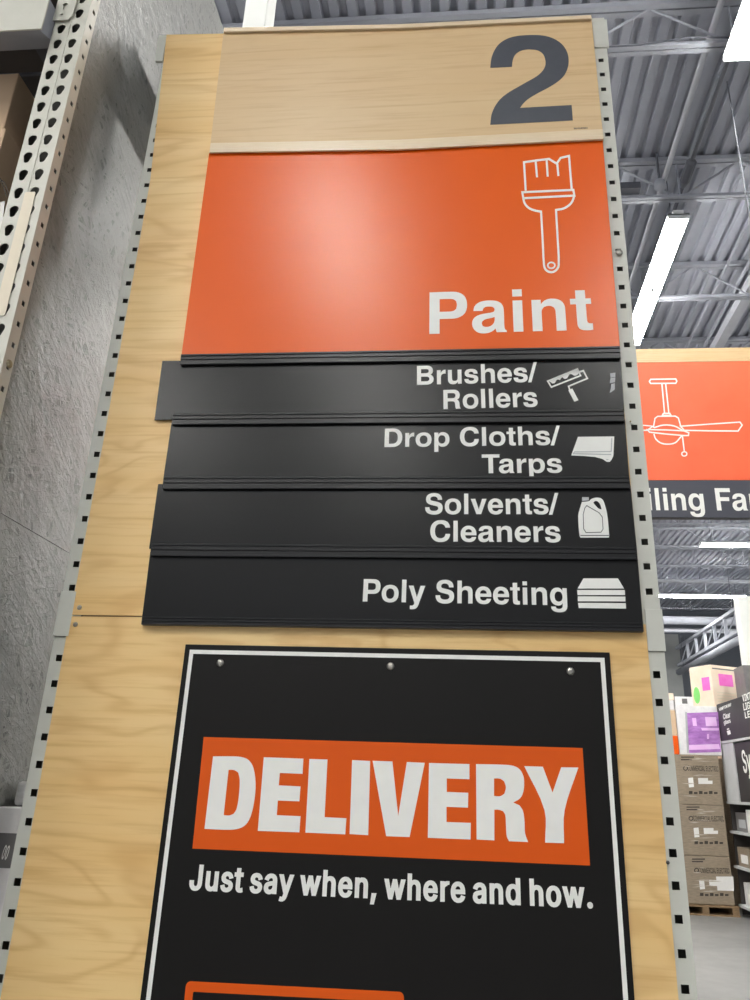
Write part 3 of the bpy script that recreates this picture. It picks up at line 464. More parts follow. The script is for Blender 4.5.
g = thing('lengthwise_girder', (6.98, 18.7, 5.5), 'long sloping-looking steel girder with upright struts, beyond the boxes on the right', 'girder')
MB().box(6.92, 7.04, 15.5, 26, 5.44, 5.52).build('bottom_chord', joist_paint, g)
MB().box(6.92, 7.04, 15.5, 26, 6.0, 6.08).build('top_chord', joist_paint, g)
mb = MB(); y = 15.7; k = 0
while y < 25.6:
    mb.box(6.94, 7.02, y, y+.07, 5.5, 6.0); mb.tube([(6.98, y, 6.0), (6.98, y+1.0, 5.5)], .02, 6); y += 1.0
mb.build('web', joist_paint, g)
hung(g, [(6.98, 16, 6.07), (6.98, 20, 6.07), (6.98, 25, 6.07)])
o = run('lengthwise_pipe', [(6.96, 15.5, 5.26), (6.96, 26, 5.26)], .1, joist_paint, 'fat grey pipe slung right under the lengthwise girder', 'pipe', 12); hung(o, [(6.86, 16, 5.3), (6.86, 25, 5.3)])

# ================================================================== THE END-CAP
# left edge of the wood board leans out a little at the top
ZS = at(100, 615.3, 0).z
t = thing('wood_end_panel', (-.16, .02, ZS), 'upper light maple board between the uprights, behind the stacked signs', 'panel')
bl = lambda px, py: P2(px, py, 0)
MB().prism([bl(70.5, 614.6), (.4155, ZS+.0005), (.4155, 3.50), bl(599, 26), bl(166.5, 34.7), bl(150.2, 180), bl(138, 250), bl(104.3, 436)], 0, .004).build('board', wood_board, t)
def screw(px, py, y, parent, r=.006, mat=steel, name='screw'):
    p = at(px, py, y); x, z = p.x, p.z
    mb = MB(); n = 12
    rings = [(0, r), (-.0012, r), (-.003, r*.75), (-.0038, r*.35)]
    vs = []; fs = []
    for dy, rr in rings:
        vs += [(x+rr*math.cos(2*PI*k/n), y+dy, z+rr*math.sin(2*PI*k/n)) for k in range(n)]
    for i in range(3):
        for k in range(n): fs.append((i*n+k, i*n+(k+1) % n, (i+1)*n+(k+1) % n, (i+1)*n+k))
    fs.append(tuple(range(3*n, 4*n)))
    o = mb.add(vs, fs).build(name, mat, parent, smooth=True)
    return o
screw(79.5, 607.5, 0, t, .005)
t = thing('wood_end_panel', (-.16, .02, .06), 'lower light maple board behind the black delivery sign', 'panel')
MB().prism([(-.741, .06), (.421, .06), (.421, ZS-.0008), bl(70, 616.2)], 0, .004).build('board', wood_board, t)
screw(75.5, 624.5, 0, t, .005)
MB().box(-.72, .40, .0042, .012, ZS-.03, ZS+.03).build('joint_backing_strip', pallet_wood, t)  # strip added behind the seam to block the bright gap

PITCH_H = .0508
def sq(cx, cz, s=.0067): return [(cx-s, cz-s), (cx+s, cz-s), (cx+s, cz+s), (cx-s, cz+s)]
def endcap_upright(xc, side, z_first, z_lowtop, skip_px, label):
    """side -1 left, +1 right. z_first: highest hole of upper piece, z_lowtop: highest hole of the lower piece"""
    t = thing('perforated_upright', (xc, .03, 0), label, 'upright', 'uprights of the sign end')
    outer = xc + side*.0185; inner = xc - side*.03
    x0, x1 = min(outer, inner), max(outer, inner)
    ztop = 3.545; zsp = (at(655, 651, 0).z if side > 0 else at(68, 636, 0).z)
    up = [sq(xc, z_first - PITCH_H*k) for k in range(60) if z_first - PITCH_H*k > zsp + .085]
    lo = [sq(xc, z_lowtop - PITCH_H*k) for k in range(60) if z_lowtop - PITCH_H*k > .03]
    shapes('upper_channel_face', [[(x0, zsp), (x1, zsp), (x1, ztop), (x0, ztop)]] + up, upright_paint, t, .0063, .002)
    shapes('lower_channel_face', [[(x0, 0), (x1, 0), (x1, zsp-.001), (x0, zsp-.001)]] + lo, upright_paint, t, .0068, .002)
    # folded sides and back
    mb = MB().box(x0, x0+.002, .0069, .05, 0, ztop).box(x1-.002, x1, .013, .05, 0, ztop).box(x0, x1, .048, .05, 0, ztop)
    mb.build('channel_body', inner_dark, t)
    return t, x0, x1, zsp, ztop
tl, *_ = endcap_upright(-.7548, -1, at(158.7, 109.9, 0).z, at(57.6, 657.6, 0).z, None, 'left perforated steel upright, along the left edge of the maple boards')
tr, rx0, rx1, rzs, rzt = endcap_upright(.4343, 1, at(602.5, 58.8, 0).z, at(656.8, 674.3, 0).z, None, 'right perforated steel upright, beside the open view into the store')
# splice plates and top caps
MB().box(-.7745, -.7412, -.0008, .0042, at(60, 636, 0).z, at(66, 591.5, 0).z).build('splice_plate', upright_paint, tl, bevel=.0005)
MB().box(.4215, .4545, -.0008, .0042, at(655, 651, 0).z, at(650, 609.2, 0).z).build('splice_plate', upright_paint, tr, bevel=.0005)
quad_slab([(158.5, 35.5), (166.2, 35.0), (162.4, 61), (155.2, 61)], .0042, .012).build('top_cap', upright_paint, tl, bevel=.0005)
quad_slab([(592, 20), (606.8, 19.3), (609.2, 46.7), (594, 46.7)], -.0008, .006).build('top_cap', upright_paint, tr, bevel=.0005)
screw(619.2, 252.4, -.0002, tr, .0085, steel, 'bolt')
screw(667.8, 862.5, -.0002, tr, .0032, line_dark, 'bolt')
screw(672, 885, -.0002, tr, .004, line_dark, 'bolt') if 0 else None
screw(630.4, 421.6, -.0002, tr, .0022, brass_bolt, 'bolt')

t = thing('shadow_rack', (-.16, .6, 0), 'unseen open rack frame behind the tall sign boards, added to cast a shadow band', 'rack')  # unseen rack added so its top beams shade the strand board
for x in (-.75, .39):
    for y in (.07, 1.1): MB().box(x, x+.04, y, y+.06, 0, 3.47).build('post', upright_paint, t)
MB().box(-.76, .44, .13, .17, 3.471, 3.69).build('crossbeam', upright_paint, t, bevel=.003)
MB().box(-.75, .43, 1.10, 1.14, 3.471, 3.57).build('crossbeam', upright_paint, t, bevel=.003)
MB().box(-.745, -.705, .18, 1.09, 3.471, 3.69).build('shadow_beam', upright_paint, t, bevel=.003)  # height and run shaped to cast the dark band on the strand board
for z in (1.2, 2.3): MB().box(-.71, .39, .08, .11, z, z+.06).build('brace', upright_paint, t)
# ------------------------------------------------------------------ number sign
YS = -.012
t = thing('aisle_number_sign', at(405, 90, YS), 'pale maple-faced sign with a large dark 2 at the very top', 'sign')
TLc, TRc, BRc, BLc = (223.6, 31), (591.6, 18), (603.6, 139.6), (209.4, 152)
MB().prism([P2(*p, YS) for p in (TLc, (400, 27.5), TRc, BRc, (400, 149.5), BLc)], YS, -.0003).build('face_panel', wood_sign, t, bevel=.0008)
mb = MB().prism([P2(*p, YS-.006) for p in ((223.8, 27.6), (400, 24.0), (591.2, 14.8), (591.8, 18.2), (400, 27.8), (223.4, 31.6))], YS-.006, -.001)
mb.prism([P2(*p, YS-.008) for p in ((223.6, 29.6), (400, 25.9), (591.5, 16.6), (591.8, 18.2), (400, 27.8), (223.4, 31.6))], YS-.008, YS-.005)
mb.build('top_trim', wood_trim, t, bevel=.0006)
mb = MB().prism([P2(*p, YS-.004) for p in ((210.6, 143.0), (400, 139.5), (602.8, 129.0), (603.7, 139.2), (400, 149.6), (209.3, 152.6))], YS-.004, YS)
mb.prism([P2(*p, YS-.006) for p in ((210.0, 148.4), (400, 145.2), (603.3, 134.8), (603.7, 138.6), (400, 149.1), (209.4, 152.2))], YS-.006, YS-.003)
mb.build('bottom_trim', wood_trim, t, bevel=.0006)
two = zm([(64, 299), (200, 293), (203, 260), (215, 225), (240, 200), (275, 187), (320, 184), (365, 192), (395, 215), (408, 250), (408, 285), (390, 320), (355, 352), (300, 384), (240, 418), (180, 453), (130, 492), (95, 538), (72, 592), (64, 655), (580, 628), (573, 532), (250, 550), (275, 517), (310, 488), (360, 458), (430, 421), (485, 386), (525, 348), (548, 300), (554, 250), (544, 200), (515, 155), (470, 122), (420, 103), (360, 95), (300, 95), (230, 101), (170, 118), (120, 150), (88, 195), (70, 245)], 480, 20, 6.25)
px_shapes('numeral', [two], grey_print, t, YS-.0003)
lettering('EEHIHEIEIH', (574, 129.2), (587.5, 128.6), (574, 127.9), YS-.0003, grey_print, t, var='S', name='maker_mark')

# ------------------------------------------------------------------ orange department sign
YO = -.009
t = thing('department_sign', at(400, 250, YO), 'large orange sign reading Paint with a white paintbrush outline', 'sign')
MB().prism([P2(*p, YO) for p in ((209.0, 153.2), (400, 150.7), (602.8, 140.6), (620, 347), (400, 353.6), (181.2, 356))], YO, -.0005).build('face_panel', orange, t, bevel=.0006)
k = (400, 140, 3)
brush = []
W = 2.1
def pst(pts, w=W, closed=False, smooth=False):
    q = smooth_loop(pts, 50, 3, closed) if smooth else pts
    return stroke(q, w, closed)
loops = []
loops += pst(zm([(377, 152), (372, 67), (407, 62), (447, 57), (470, 71), (482, 54), (507, 48), (515, 148)], *k))
for s in ([(407, 64), (411, 112)], [(440, 60), (443, 110)], [(472, 72), (475, 108)]): loops += pst(zm(s, *k))
fer = pst(zm([(367, 157), (520, 150), (523, 167), (370, 175)], *k), closed=True)
cup = pst(zm([(370, 176), (374, 190), (385, 203), (402, 211), (423, 215), (428, 300), (432, 375), (438, 390), (453, 397), (468, 391), (476, 376), (473, 300), (468, 210), (490, 206), (507, 196), (517, 184), (522, 170)], *k), smooth=True)
ring = pst([(551.3+3.6*math.cos(a*PI/6), 265.4+3.0*math.sin(a*PI/6)) for a in range(12)], 1.5, True)
for i, l in enumerate(loops): brush.append(l)
mbx = []
for grp in ([loops[0]], [loops[1]], [loops[2]], [loops[3]], fer, cup, ring): mbx.append(grp)
def merged(name, groups, mat, parent, y, th=.0005):
    """several overlapping outline groups as ONE mesh"""
    obs = [shapes(name, [[P2(*p, y) for p in l] for l in g], mat, None, y, th) for g in groups]
    mb = MB()
    for o in obs:
        me = o.data; mb.add([tuple(v.co) for v in me.vertices], [tuple(p.vertices) for p in me.polygons])
        bpy.data.objects.remove(o); bpy.data.meshes.remove(me)
    return mb.build(name, mat, parent)
merged('paintbrush_icon', mbx, white_print, t, YO-.0003)
lettering('Paint', (429.3, 334), (593.3, 329.8), (429.3, 292.5), YO-.0003, white_print, t)

# ------------------------------------------------------------------ rails and slats
def rail(q, label):
    TL, TR, BR, BL = q
    c = at((TL[0]+TR[0])/2, (TL[1]+BL[1])/2, -.014)
    t = thing('sign_rail', c, label, 'sign rail', 'black rails holding the category strips')
    s = lambda t0, t1: [lerp(TL, BL, t0), lerp(TR, BR, t0), lerp(TR, BR, t1), lerp(TL, BL, t1)]
    MB().prism([P2(*p, -.014) for p in s(0, 1)], -.014, -.0003).build('channel', black_rail, t, bevel=.0004)
    mb = MB()
    for a, b in ((0, .16), (.36, .52), (.84, 1)):
        mb.prism([P2(*p, -.0165) for p in s(a, b)], -.0165, -.0138)
    mb.build('ridges', black_rail, t, bevel=.0005)
    return t
rails = [((181, 354.2), (619.8, 346), (620.7, 357.8), (180, 364.3)), ((172.8, 413.5), (624, 409.3), (625, 420.8), (171.5, 424.2)),
         ((163.5, 476.5), (629.3, 476), (630.6, 488), (162.2, 488.6)), ((151.6, 543), (636.7, 547.2), (637.8, 559.4), (149.9, 555.6)), ((142, 616.6), (643, 622.9), (643.7, 631.6), (141, 624.4))]
rl = ['black ridged rail between the orange panel and the brushes strip', 'black ridged rail under the brushes and rollers strip', 'black ridged rail under the drop cloths strip', 'black ridged rail under the solvents strip', 'black bottom rail under the poly sheeting strip']
for q, l in zip(rails, rl): rail(q, l)
YB = -.0075
def slat(q, label):
    c = at((q[0][0]+q[1][0])/2, (q[0][1]+q[3][1])/2, YB)
    t = thing('category_strip', c, label, 'sign strip', 'black category strips')
    MB().prism([P2(*p, YB) for p in q], YB, YB+.003).build('strip_panel', black_slat, t, bevel=.0004)
    return t
yl = YB-.0003
s1 = slat(((162.2, 360.8), (620.5, 355), (624.3, 411.5), (154.4, 420)), 'black strip reading Brushes/Rollers, sticking out farthest at the left of the upper pair')
lettering('Brushes/', (416.9, 384.9), (538.0, 381.6), (416.7, 366.1), yl, white_print, s1)
lettering('Rollers', (443.5, 409.1), (537.8, 406.6), (443.5, 390.1), yl, white_print, s1)
k = (540, 360, 8.824)
merged('paint_roller_icon', [pst(zm([(68, 187), (330, 80), (358, 138), (100, 240)], *k), 1.5, True),
    [smooth_loop(zm([(75, 185), (330, 78), (347, 108), (330, 130), (305, 138), (280, 126), (262, 124), (250, 142), (236, 162), (215, 165), (198, 152), (186, 160), (176, 178), (160, 172), (145, 178), (132, 200), (112, 208), (92, 195)], *k), 50)],
    pst(zm([(345, 106), (382, 95), (418, 163), (252, 232), (262, 262)], *k), 1.5),
    [zm([(250, 268), (285, 252), (339, 355), (303, 369)], *k)]], white_print, s1, yl)
merged('small_print', [[zm([(620, 118), (665, 112), (664, 150), (622, 155)], *k)], [zm([(622, 160), (664, 155), (662, 196), (616, 205)], *k)], [zm([(628, 212), (661, 205), (660, 260), (640, 275), (615, 290), (625, 250)], *k)]], pale_grey, s1, yl)
s2 = slat(((171.6, 421.5), (625, 419), (629.3, 478), (163.3, 478.5)), 'black strip reading Drop Cloths/Tarps, second of the four')
lettering('Drop Cloths/', (384.4, 447.1), (561.0, 444.8), (384.3, 428.7), yl, white_print, s2)
lettering('Tarps', (482.0, 473.3), (562.4, 472.6), (482.0, 454.5), yl, white_print, s2)
k = (560, 420, 9.375)
merged('folded_cloth_icon', [[zm([(168, 158), (508, 155), (500, 335), (485, 370), (465, 393), (435, 390), (400, 366), (330, 347), (230, 338), (105, 332)], *k)]], white_print, s2, yl)
ic = [c for c in s2.children if c.name.startswith('folded_cloth')][0]
merged('icon_lines', [pst(zm([(486, 170), (480, 297)], *k), 1.2), pst(zm([(478, 296), (135, 300), (124, 316), (480, 324)], *k), .9), [zm([(430, 366), (462, 370), (440, 378)], *k)]], pale_grey, ic, yl-.0006)
s3 = slat(((158.1, 484), (630.5, 485.5), (636.9, 549), (149, 548.6)), 'black strip reading Solvents/Cleaners, third of the four')
lettering('Solvents/', (425.0, 514.1), (559.4, 514.2), (425.0, 493.7), yl, white_print, s3)
lettering('Cleaners', (430.1, 541.5), (560.9, 542.2), (430.3, 520.7), yl, white_print, s3)
k = (560, 490, 7.69)
hole = smooth_loop(zm([(255, 97), (275, 84), (298, 95), (312, 120), (320, 150), (300, 145), (275, 122)], *k), 60)
merged('solvent_jug_icon', [[smooth_loop(zm([(168, 92), (222, 86), (240, 70), (265, 61), (300, 60), (325, 72), (340, 100), (362, 185), (378, 350), (375, 366), (158, 366), (150, 350), (140, 200), (152, 145)], *k), 40), hole]], white_print, s3, yl)
merged('jug_cap', [[zm([(170, 55), (222, 55), (222, 80), (170, 84)], *k)]], pale_grey, s3, yl)
ic = [c for c in s3.children if c.name.startswith('solvent_jug')][0]
merged('icon_lines', [pst(zm([(205, 120), (300, 175), (325, 208), (331, 300), (315, 325), (200, 328), (182, 300), (178, 190), (190, 140)], *k), .7, True), pst(zm([(157, 350), (376, 350)], *k), .8)], line_dark, ic, yl-.0006)
s4 = slat(((150.2, 552), (637.6, 557), (643.2, 625), (141.8, 619)), 'black strip reading Poly Sheeting, lowest of the four')
lettering('Poly Sheeting', (362.7, 601.5), (567.4, 605.4), (362.7, 579.1), yl, white_print, s4)
merged('sheeting_stack_icon', [[zm(q, *k)] for q in ([(180, 680), (445, 680), (492, 758), (135, 758)], [(132, 769), (498, 769), (500, 808), (135, 808)], [(137, 818), (502, 820), (503, 857), (137, 856)], [(138, 868), (505, 870), (508, 912), (145, 908)])], white_print, s4, yl)

# ------------------------------------------------------------------ delivery sign
YD = -.006
dTL, dTR = P2(185.5, 644.3, YD), P2(609.6, 652.4, YD)
dbl, dbr = P2(140, 1000, YD), P2(634.7, 1000, YD)
def ext_down(a, b, z): s = (z-a[1])/(b[1]-a[1]); return (a[0]+(b[0]-a[0])*s, z)
ZD = .82
t = thing('delivery_sign', (-.07, YD, ZD), 'big black board with the orange DELIVERY banner, screwed to the lower maple board', 'sign')
oc = [dTL, dTR, ext_down(dTR, dbr, ZD), ext_down(dTL, dbl, ZD)]
MB().prism(oc, YD, -.0004).build('face_panel', black_board, t, bevel=.0006)
def inset(c, a, l=None, r=None):
    (x0, z0), (x1, z1), (x2, z2), (x3, z3) = c
    return [(x0+a, z0-a), (x1-a, z1-a), (x2-a, z2+a), (x3+a, z3+a)]
shapes('white_border', [inset(oc, .0105), inset(oc, .0185)], white_print, t, YD-.0002, .0004)
for px, py in ((220.3, 663), (390.5, 666.3), (570.5, 671.3)): screw(px, py, YD, t, .0075, steel)
banner = [P2(*p, YD) for p in ((203.8, 737), (582.5, 748), (590, 865.5), (192.5, 848.5))]
ob = shapes('orange_banner', [banner], orange_print, t, YD-.0002, .0004)
k1 = (185, 740, 3.488); k2 = (390, 740, 3.488)
D_o = zm([(98, 57), (168, 57), (200, 60), (222, 70), (238, 95), (246, 145), (244, 195), (234, 250), (218, 288), (196, 306), (160, 313), (68, 310)], *k1)
D_i = zm([(152, 104), (172, 105), (186, 114), (191, 140), (188, 195), (180, 240), (170, 257), (155, 263), (135, 262)], *k1)
E1 = zm([(275, 60), (413, 65), (410, 118), (331, 115), (327, 158), (403, 162), (399, 214), (324, 211), (320, 262), (403, 266), (399, 322), (254, 317)], *k1)
Lg = zm([(434, 66), (497, 68), (487, 269), (563, 273), (559, 329), (420, 323)], *k1)
Ig = zm([(583, 70), (646, 73), (639, 332), (574, 328)], *k1)
Vg = [(372.6, 760.8), (392.4, 761.4), (398.2, 816), (406.8, 762), (424.8, 762.8), (409.6, 837.0), (386.2, 836.2)]
E2 = zm([(136, 80), (277, 84), (277, 137), (198, 134), (198, 181), (273, 184), (272, 236), (197, 233), (197, 286), (282, 289), (281, 347), (132, 341)], *k2)
Ro = zm([(300, 84), (395, 86), (430, 90), (452, 102), (465, 125), (468, 150), (465, 180), (454, 203), (430, 218), (452, 228), (464, 248), (469, 285), (471, 325), (482, 356), (415, 353), (407, 335), (404, 290), (402, 262), (394, 248), (378, 243), (364, 243), (364, 350), (302, 347)], *k2)
Ri = zm([(363, 134), (384, 135), (398, 144), (404, 165), (399, 187), (384, 196), (363, 195)], *k2)
Yg = zm([(468, 91), (533, 93), (567, 183), (597, 95), (657, 96), (609, 245), (607, 360), (541, 358), (539, 245)], *k2)
px_shapes('banner_lettering', [D_o, D_i, E1, Lg, Ig, Vg, E2, Ro, Ri, Yg], white_print, ob, YD-.0006, ang=34)
lettering('Just say when, where and how.', (188.6, 890.2), (593.2, 908.6), (191.6, 864.2), YD-.0003, white_print, t, var='C', name='tagline_lettering')
# rounded orange frame whose top edge shows at the bottom of the photo
a, b = P2(187, 981, YD), P2(404, 992, YD)
zb = 1.0; xr = b[0]; xl = a[0]
def rrect(x0, x1, z0, z1l, z1r, r):
    pts = []
    for cx, cz, s in ((x0+r, z1l-r, 90), (x0+r, z0+r, 180), (x1-r, z0+r, 270), (x1-r, z1r-r, 0)):
        for q in range(5): an = math.radians(s + 22.5*q); pts.append((cx+r*math.cos(an), cz+r*math.sin(an)))
    return pts
shapes('orange_frame', [rrect(xl-.001, xr, zb, a[1], b[1], .008), rrect(xl+.013, xr-.014, zb+.014, a[1]-.015, b[1]-.015, .002)], orange_print, t, YD-.0002, .0004)

# ================================================================== LEFT RACK
YF = -.245; YR = -.21
def xu(px, py=28, Y=YF): return at(px, py, Y).x
XL, XC, XE = -.9420, -.9003, -.8595
z0 = at(75.5, 27.7, YF).z
t = thing('teardrop_rack_upright', (XC, YF, 0), 'tall cream steel rack upright with two columns of teardrop holes', 'upright')
def tear(cx, cz, s=1.0):
    pts = []
    for k in range(13):
        an = math.radians(-25 + 230*k/12); pts.append((cx+.0106*s*math.cos(an), cz+.0035+.0106*s*math.sin(an)))
    for k in range(5):
        an = math.radians(205 + 130*k/4); pts.append((cx-.001+.0066*s*math.cos(an), cz-.0105+.0066*s*math.sin(an)))
    return pts
xc1, xc2 = -.9215, -.8842
ZT = 4.3
zl1 = [z0 - PITCH_H*k for k in range(-14, 90) if .06 < z0 - PITCH_H*k < 4.25]
tiled_plate('front_face', XL, XE, zl1, PITCH_H, lambda z: [tear(xc1, z), tear(xc2, z)], 0, ZT, upright_cream, t, YF+.002, .002)
zs0 = atx(309/3.75, 208/3.75, XE).z
zl2 = [zs0 - PITCH_H*k for k in range(-18, 90) if .06 < zs0 - PITCH_H*k < 4.25]
tiled_plate('side_face', YF+.001, YR, zl2, PITCH_H, lambda z: [[(YF+.020-.0058, z-.0062), (YF+.020+.0058, z-.0062), (YF+.020+.0058, z+.0062), (YF+.020-.0058, z+.0062)]], 0, ZT, upright_cream, t, XE-.001, .002, axis='x')
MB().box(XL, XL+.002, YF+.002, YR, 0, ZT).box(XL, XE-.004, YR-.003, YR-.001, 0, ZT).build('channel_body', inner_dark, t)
MB().box(XC-.0016, XC+.0016, YF-.0018, YF+.001, 0, ZT).box(XE-.0035, XE+.0008, YF-.0012, YF+.003, 0, ZT).build('pressed_rib', upright_cream, t, bevel=.0006)
zt1, zt0 = at(27, 200, YF).z, at(8, 316, YF).z
shapes('cream_strip', [rrect(XC-.0035, XC+.0215, zt0, zt1+.02, zt1+.02, .004)], tape_cream, t, YF-.0018, .0012)
p = atx(10, 365, XE)
mb = MB()
mb.tube([(XE, YF+.02, p.z), (XE+.003, YF+.02, p.z), (XE+.006, YF+.02, p.z)], [.0095, .0085, .004], 12).build('bolt', brass_bolt, t, smooth=True)

t = thing('rack_shelf_beam', (-1.6, -.27, 3.28), 'deep cream steel shelf beam hooked on the teardrop upright, top left', 'beam')
bz1, bz0 = at(20, 28, -.285).z, at(20, 50, -.285).z
MB().box(-3.4, -.94, -.29, -.2855, bz1-.012, bz1+.14).build('beam_face', upright_cream, t, bevel=.001)
bzb = at(20, 50, -.2).z; y_ = -.285
mb = MB(); vs = [(x, y, z) for x in (-3.4, -.945) for y, z in ((-.285, bz1-.012), (-.2, bzb), (-.2, bz1+.1), (-.285, bz1+.1))]
mb.add(vs, [(0, 1, 2, 3), (7, 6, 5, 4), (0, 4, 5, 1), (1, 5, 6, 2), (2, 6, 7, 3), (3, 7, 4, 0)]).build('sloped_underside', joist_paint, t)
pz = at(60, 22, -.25).z
shapes('hook_plate', [[(-.945, pz+.005), (-.905, pz+.005), (-.896, pz+.02), (-.893, pz+.18), (-.945, pz+.18)], [(q[0], q[1]) for q in tear(-.922, pz+.055, .6)], [(q[0], q[1]) for q in sq(-.925, pz+.025, .003)]], upright_cream, t, YF-.0035, .0035)
struct(MB().box(-4.5, -.895, -.02, 1.2, 3.60, 3.63).build('trim_1', shelf_dark)) if 0 else None

# grey painted strand-board side panels behind the upright
XO = -.8775
zs = atx(30, 530, XO).z
zt = at(214, 0, .5).z
zt = atx(214, 0, XO).z
tag(MB().box(XO-.015, XO, -.205, 1.9, .02, zs-.001).build('strand_board_panel', osb), 'lower grey painted strand board panel on the rack side, below the joint', 'panel')
tag(MB().box(XO-.015, XO, -.205, 1.9, zs+.0005, zt).build('strand_board_panel', osb), 'upper grey painted strand board panel between the rack and the sign board', 'panel')
# dark wire deck and back of the rack bay
t = thing('rack_deck_shelf', (-2.0, .4, 3.34), 'dark shelf deck seen from below behind the shelf beam', 'shelf')
MB().box(-3.4, XO-.02, -.19, 1.2, 3.62, 3.64).build('deck_board', shelf_dark, t)
mb = MB()
for i in range(14): mb.box(-3.4, XO-.03, -.15+i*.1, -.143+i*.1, 3.61, 3.62)
for i in range(5): mb.box(-3.2+i*.5, -3.17+i*.5, -.19, 1.2, 3.59, 3.61)
mb.build('support_wire', dark_pipe, t)
tag(MB().box(-3.4, XO-.02, 1.01, 1.025, .02, 3.58).build('rack_back_panel', dark_wall), 'dark slate back panel inside the left rack bay', 'panel')
def carton(x0, x1, y0, y1, z0, z1, mat, label, name='carton', cat='carton', bev=.003, group=None):
    t = thing(name, ((x0+x1)/2, (y0+y1)/2, z0), label, cat, group)
    MB().box(x0, x1, y0, y1, z0, z1).build('box_body', mat, t, bevel=bev)
    return t
cp = at(19, 73, -.13)
zlow = atx(19, 170, cp.x).z
c1 = carton(cp.x-.5, cp.x, -.13, .28, zlow+.02, cp.z, cardboard, 'plain brown carton on the left rack, upper one behind the teardrop upright')
MB().box(cp.x-.27, cp.x-.22, -.1305, .281, zlow+.021, cp.z+.0006).build('packing_tape', tape_cream, c1)
c2 = carton(cp.x-.52, cp.x+.03, -.16, .3, 2.35, zlow+.018, cardboard, 'brown carton with white label and curved print, under the plain one, left rack')
q = at(0, 262, -.16)
lab = [P2(*p, -.161) for p in ((-14, 205), (5, 201), (-2, 262), (-24, 262))]
shapes('paper_label', [lab], paper, c2, -.1605, .0006)
merged('printed_curves', [pst([(-6+a*1.2*1.0, 196-18*math.sin(a/14*PI)+a*.4) for a in range(15)], .8), pst([(-8+a*1.2, 186-14*math.sin(a/12*PI)+a*.9) for a in range(13)], .8)], ink_brown, c2, -.1602)
tag(MB().box(-3.4, -.90, -.2, 1.0, 2.31, 2.345).build('rack_shelf', shelf_grey), 'grey shelf board under the brown cartons in the left rack', 'shelf')

# wrapped packages low at the left, between the strand board and the sign board
yb = .1
za, zb_, zc, zd = at(10, 783, yb).z, at(8, 807, yb).z, at(6, 833, yb).z, at(4, 868, yb).z
x0_ = XO+.004
t = carton(x0_, -.772, yb, .62, .78, zb_, pile_white, 'white and grey printed package standing low at the left photo edge beside the upright', 'printed_package', 'package')
MB().box(x0_-.0004, -.7716, yb-.0012, .6204, zd, zc).build('grey_print_band', carton_grey, t)
lettering('00', (1, 859), (6.5, 860), (1, 845), yb-.0013, white_print, t, var='S', name='printed_number')
t = carton(x0_+.012, -.775, yb+.03, .6, zb_+.001, za+.004, film, 'film wrapped bundle lying on top of the printed package', 'wrapped_bundle', 'bundle', .008)
tag(MB().box(XO+.003, -.772, .09, .66, .66, .775).build('package_pallet', pallet_wood), 'low wooden platform under the printed package', 'platform')
tag(MB().box(XO+.003, -.772, .09, .66, 0.0, .655).build('stock_carton', cardboard), 'brown stock carton on the floor under the wooden platform', 'carton')

# white post rising behind the number sign
pa, pb_ = at(245, 5, .85), at(267.5, 5, .85)
t = thing('roof_post', ((pa.x+pb_.x)/2, .85, 0), 'square white steel post rising behind the number sign at the top', 'post')
MB().box(pa.x, pb_.x, .85, .97, 0, 7.5).build('shaft', white_wall, t, bevel=.006)
MB().box(pa.x-.08, pb_.x+.08, .78, 1.04, 0, .02).build('base_plate', joist_paint, t)

# ================================================================== HANGING SIGN
YH = 3.5
t = thing('hanging_aisle_sign', at(720, 430, YH), 'orange and charcoal hanging sign reading Ceiling Fans with a fan outline', 'sign')
def line_y(xa, ya, xb, yb2, x): return ya+(yb2-ya)*(x-xa)/(xb-xa)
hx0, hx1 = at(585, 430, YH).x, at(806, 430, YH).x
zt_, zw, zo, zbm = at(700, 348.6, YH).z, at(700, 362.0, YH).z, at(700, 480.2, YH).z, at(700, 518.0, YH).z
MB().box(hx0, hx1, YH, YH+.04, zbm, zt_).build('sign_body', black_rail, t, bevel=.002)
MB().box(hx0, hx1, YH-.006, YH, zw, zt_).build('wood_strip', wood_sign, t)
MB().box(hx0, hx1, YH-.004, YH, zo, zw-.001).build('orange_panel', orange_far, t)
char = speckled('charcoal_far_panel', srgb(66, 68, 78), srgb(70, 72, 82), 4, .45)
MB().box(hx0, hx1, YH-.004, YH, zbm+.002, zo-.003).build('charcoal_panel', char, t)
lettering('Ceiling Fans', (656.3, 510.2), (717.2, 510.4), (656.3, 488.2), YH-.0045, white_print, t, ia=3, ib=(8, 'l'), th=.001)
k = (610, 340, 5.357); w = 1.35
def cz_(pts, closed=False, ww=w, sm=False): return pst(zm(pts, *k), ww, closed, sm)
merged('ceiling_fan_icon', [cz_([(218, 211), (352, 209), (358, 221), (352, 232), (218, 233), (211, 222)], True), cz_([(278, 235), (292, 392)]), cz_([(298, 235), (315, 392)]),
    cz_([(280, 404), (286, 393), (320, 393), (327, 404)], True), cz_([(232, 470), (241, 420), (255, 409), (350, 408), (366, 418), (381, 468)]),
    cz_([(200, 480), (300, 482), (395, 487), (422, 497), (420, 512), (395, 512), (300, 504), (212, 494)], True),
    cz_([(235, 503), (245, 530), (275, 553), (315, 558), (350, 550), (375, 524), (385, 512)], sm=True), cz_([(235, 470), (285, 456), (345, 461), (388, 484)], sm=True),
    cz_([(378, 462), (560, 449), (696, 440), (708, 456), (686, 488), (540, 487), (398, 484)], True), cz_([(230, 462), (60, 446), (-70, 440), (-84, 458), (-64, 480), (60, 482), (198, 484)], True),
    cz_([(388, 516), (398, 598)]), pst([(684.3+2.6*math.cos(a*PI/6), 453.9+2.2*math.sin(a*PI/6)) for a in range(12)], 1.2, True)], white_print, t, YH-.0045, .001)
mb = MB()
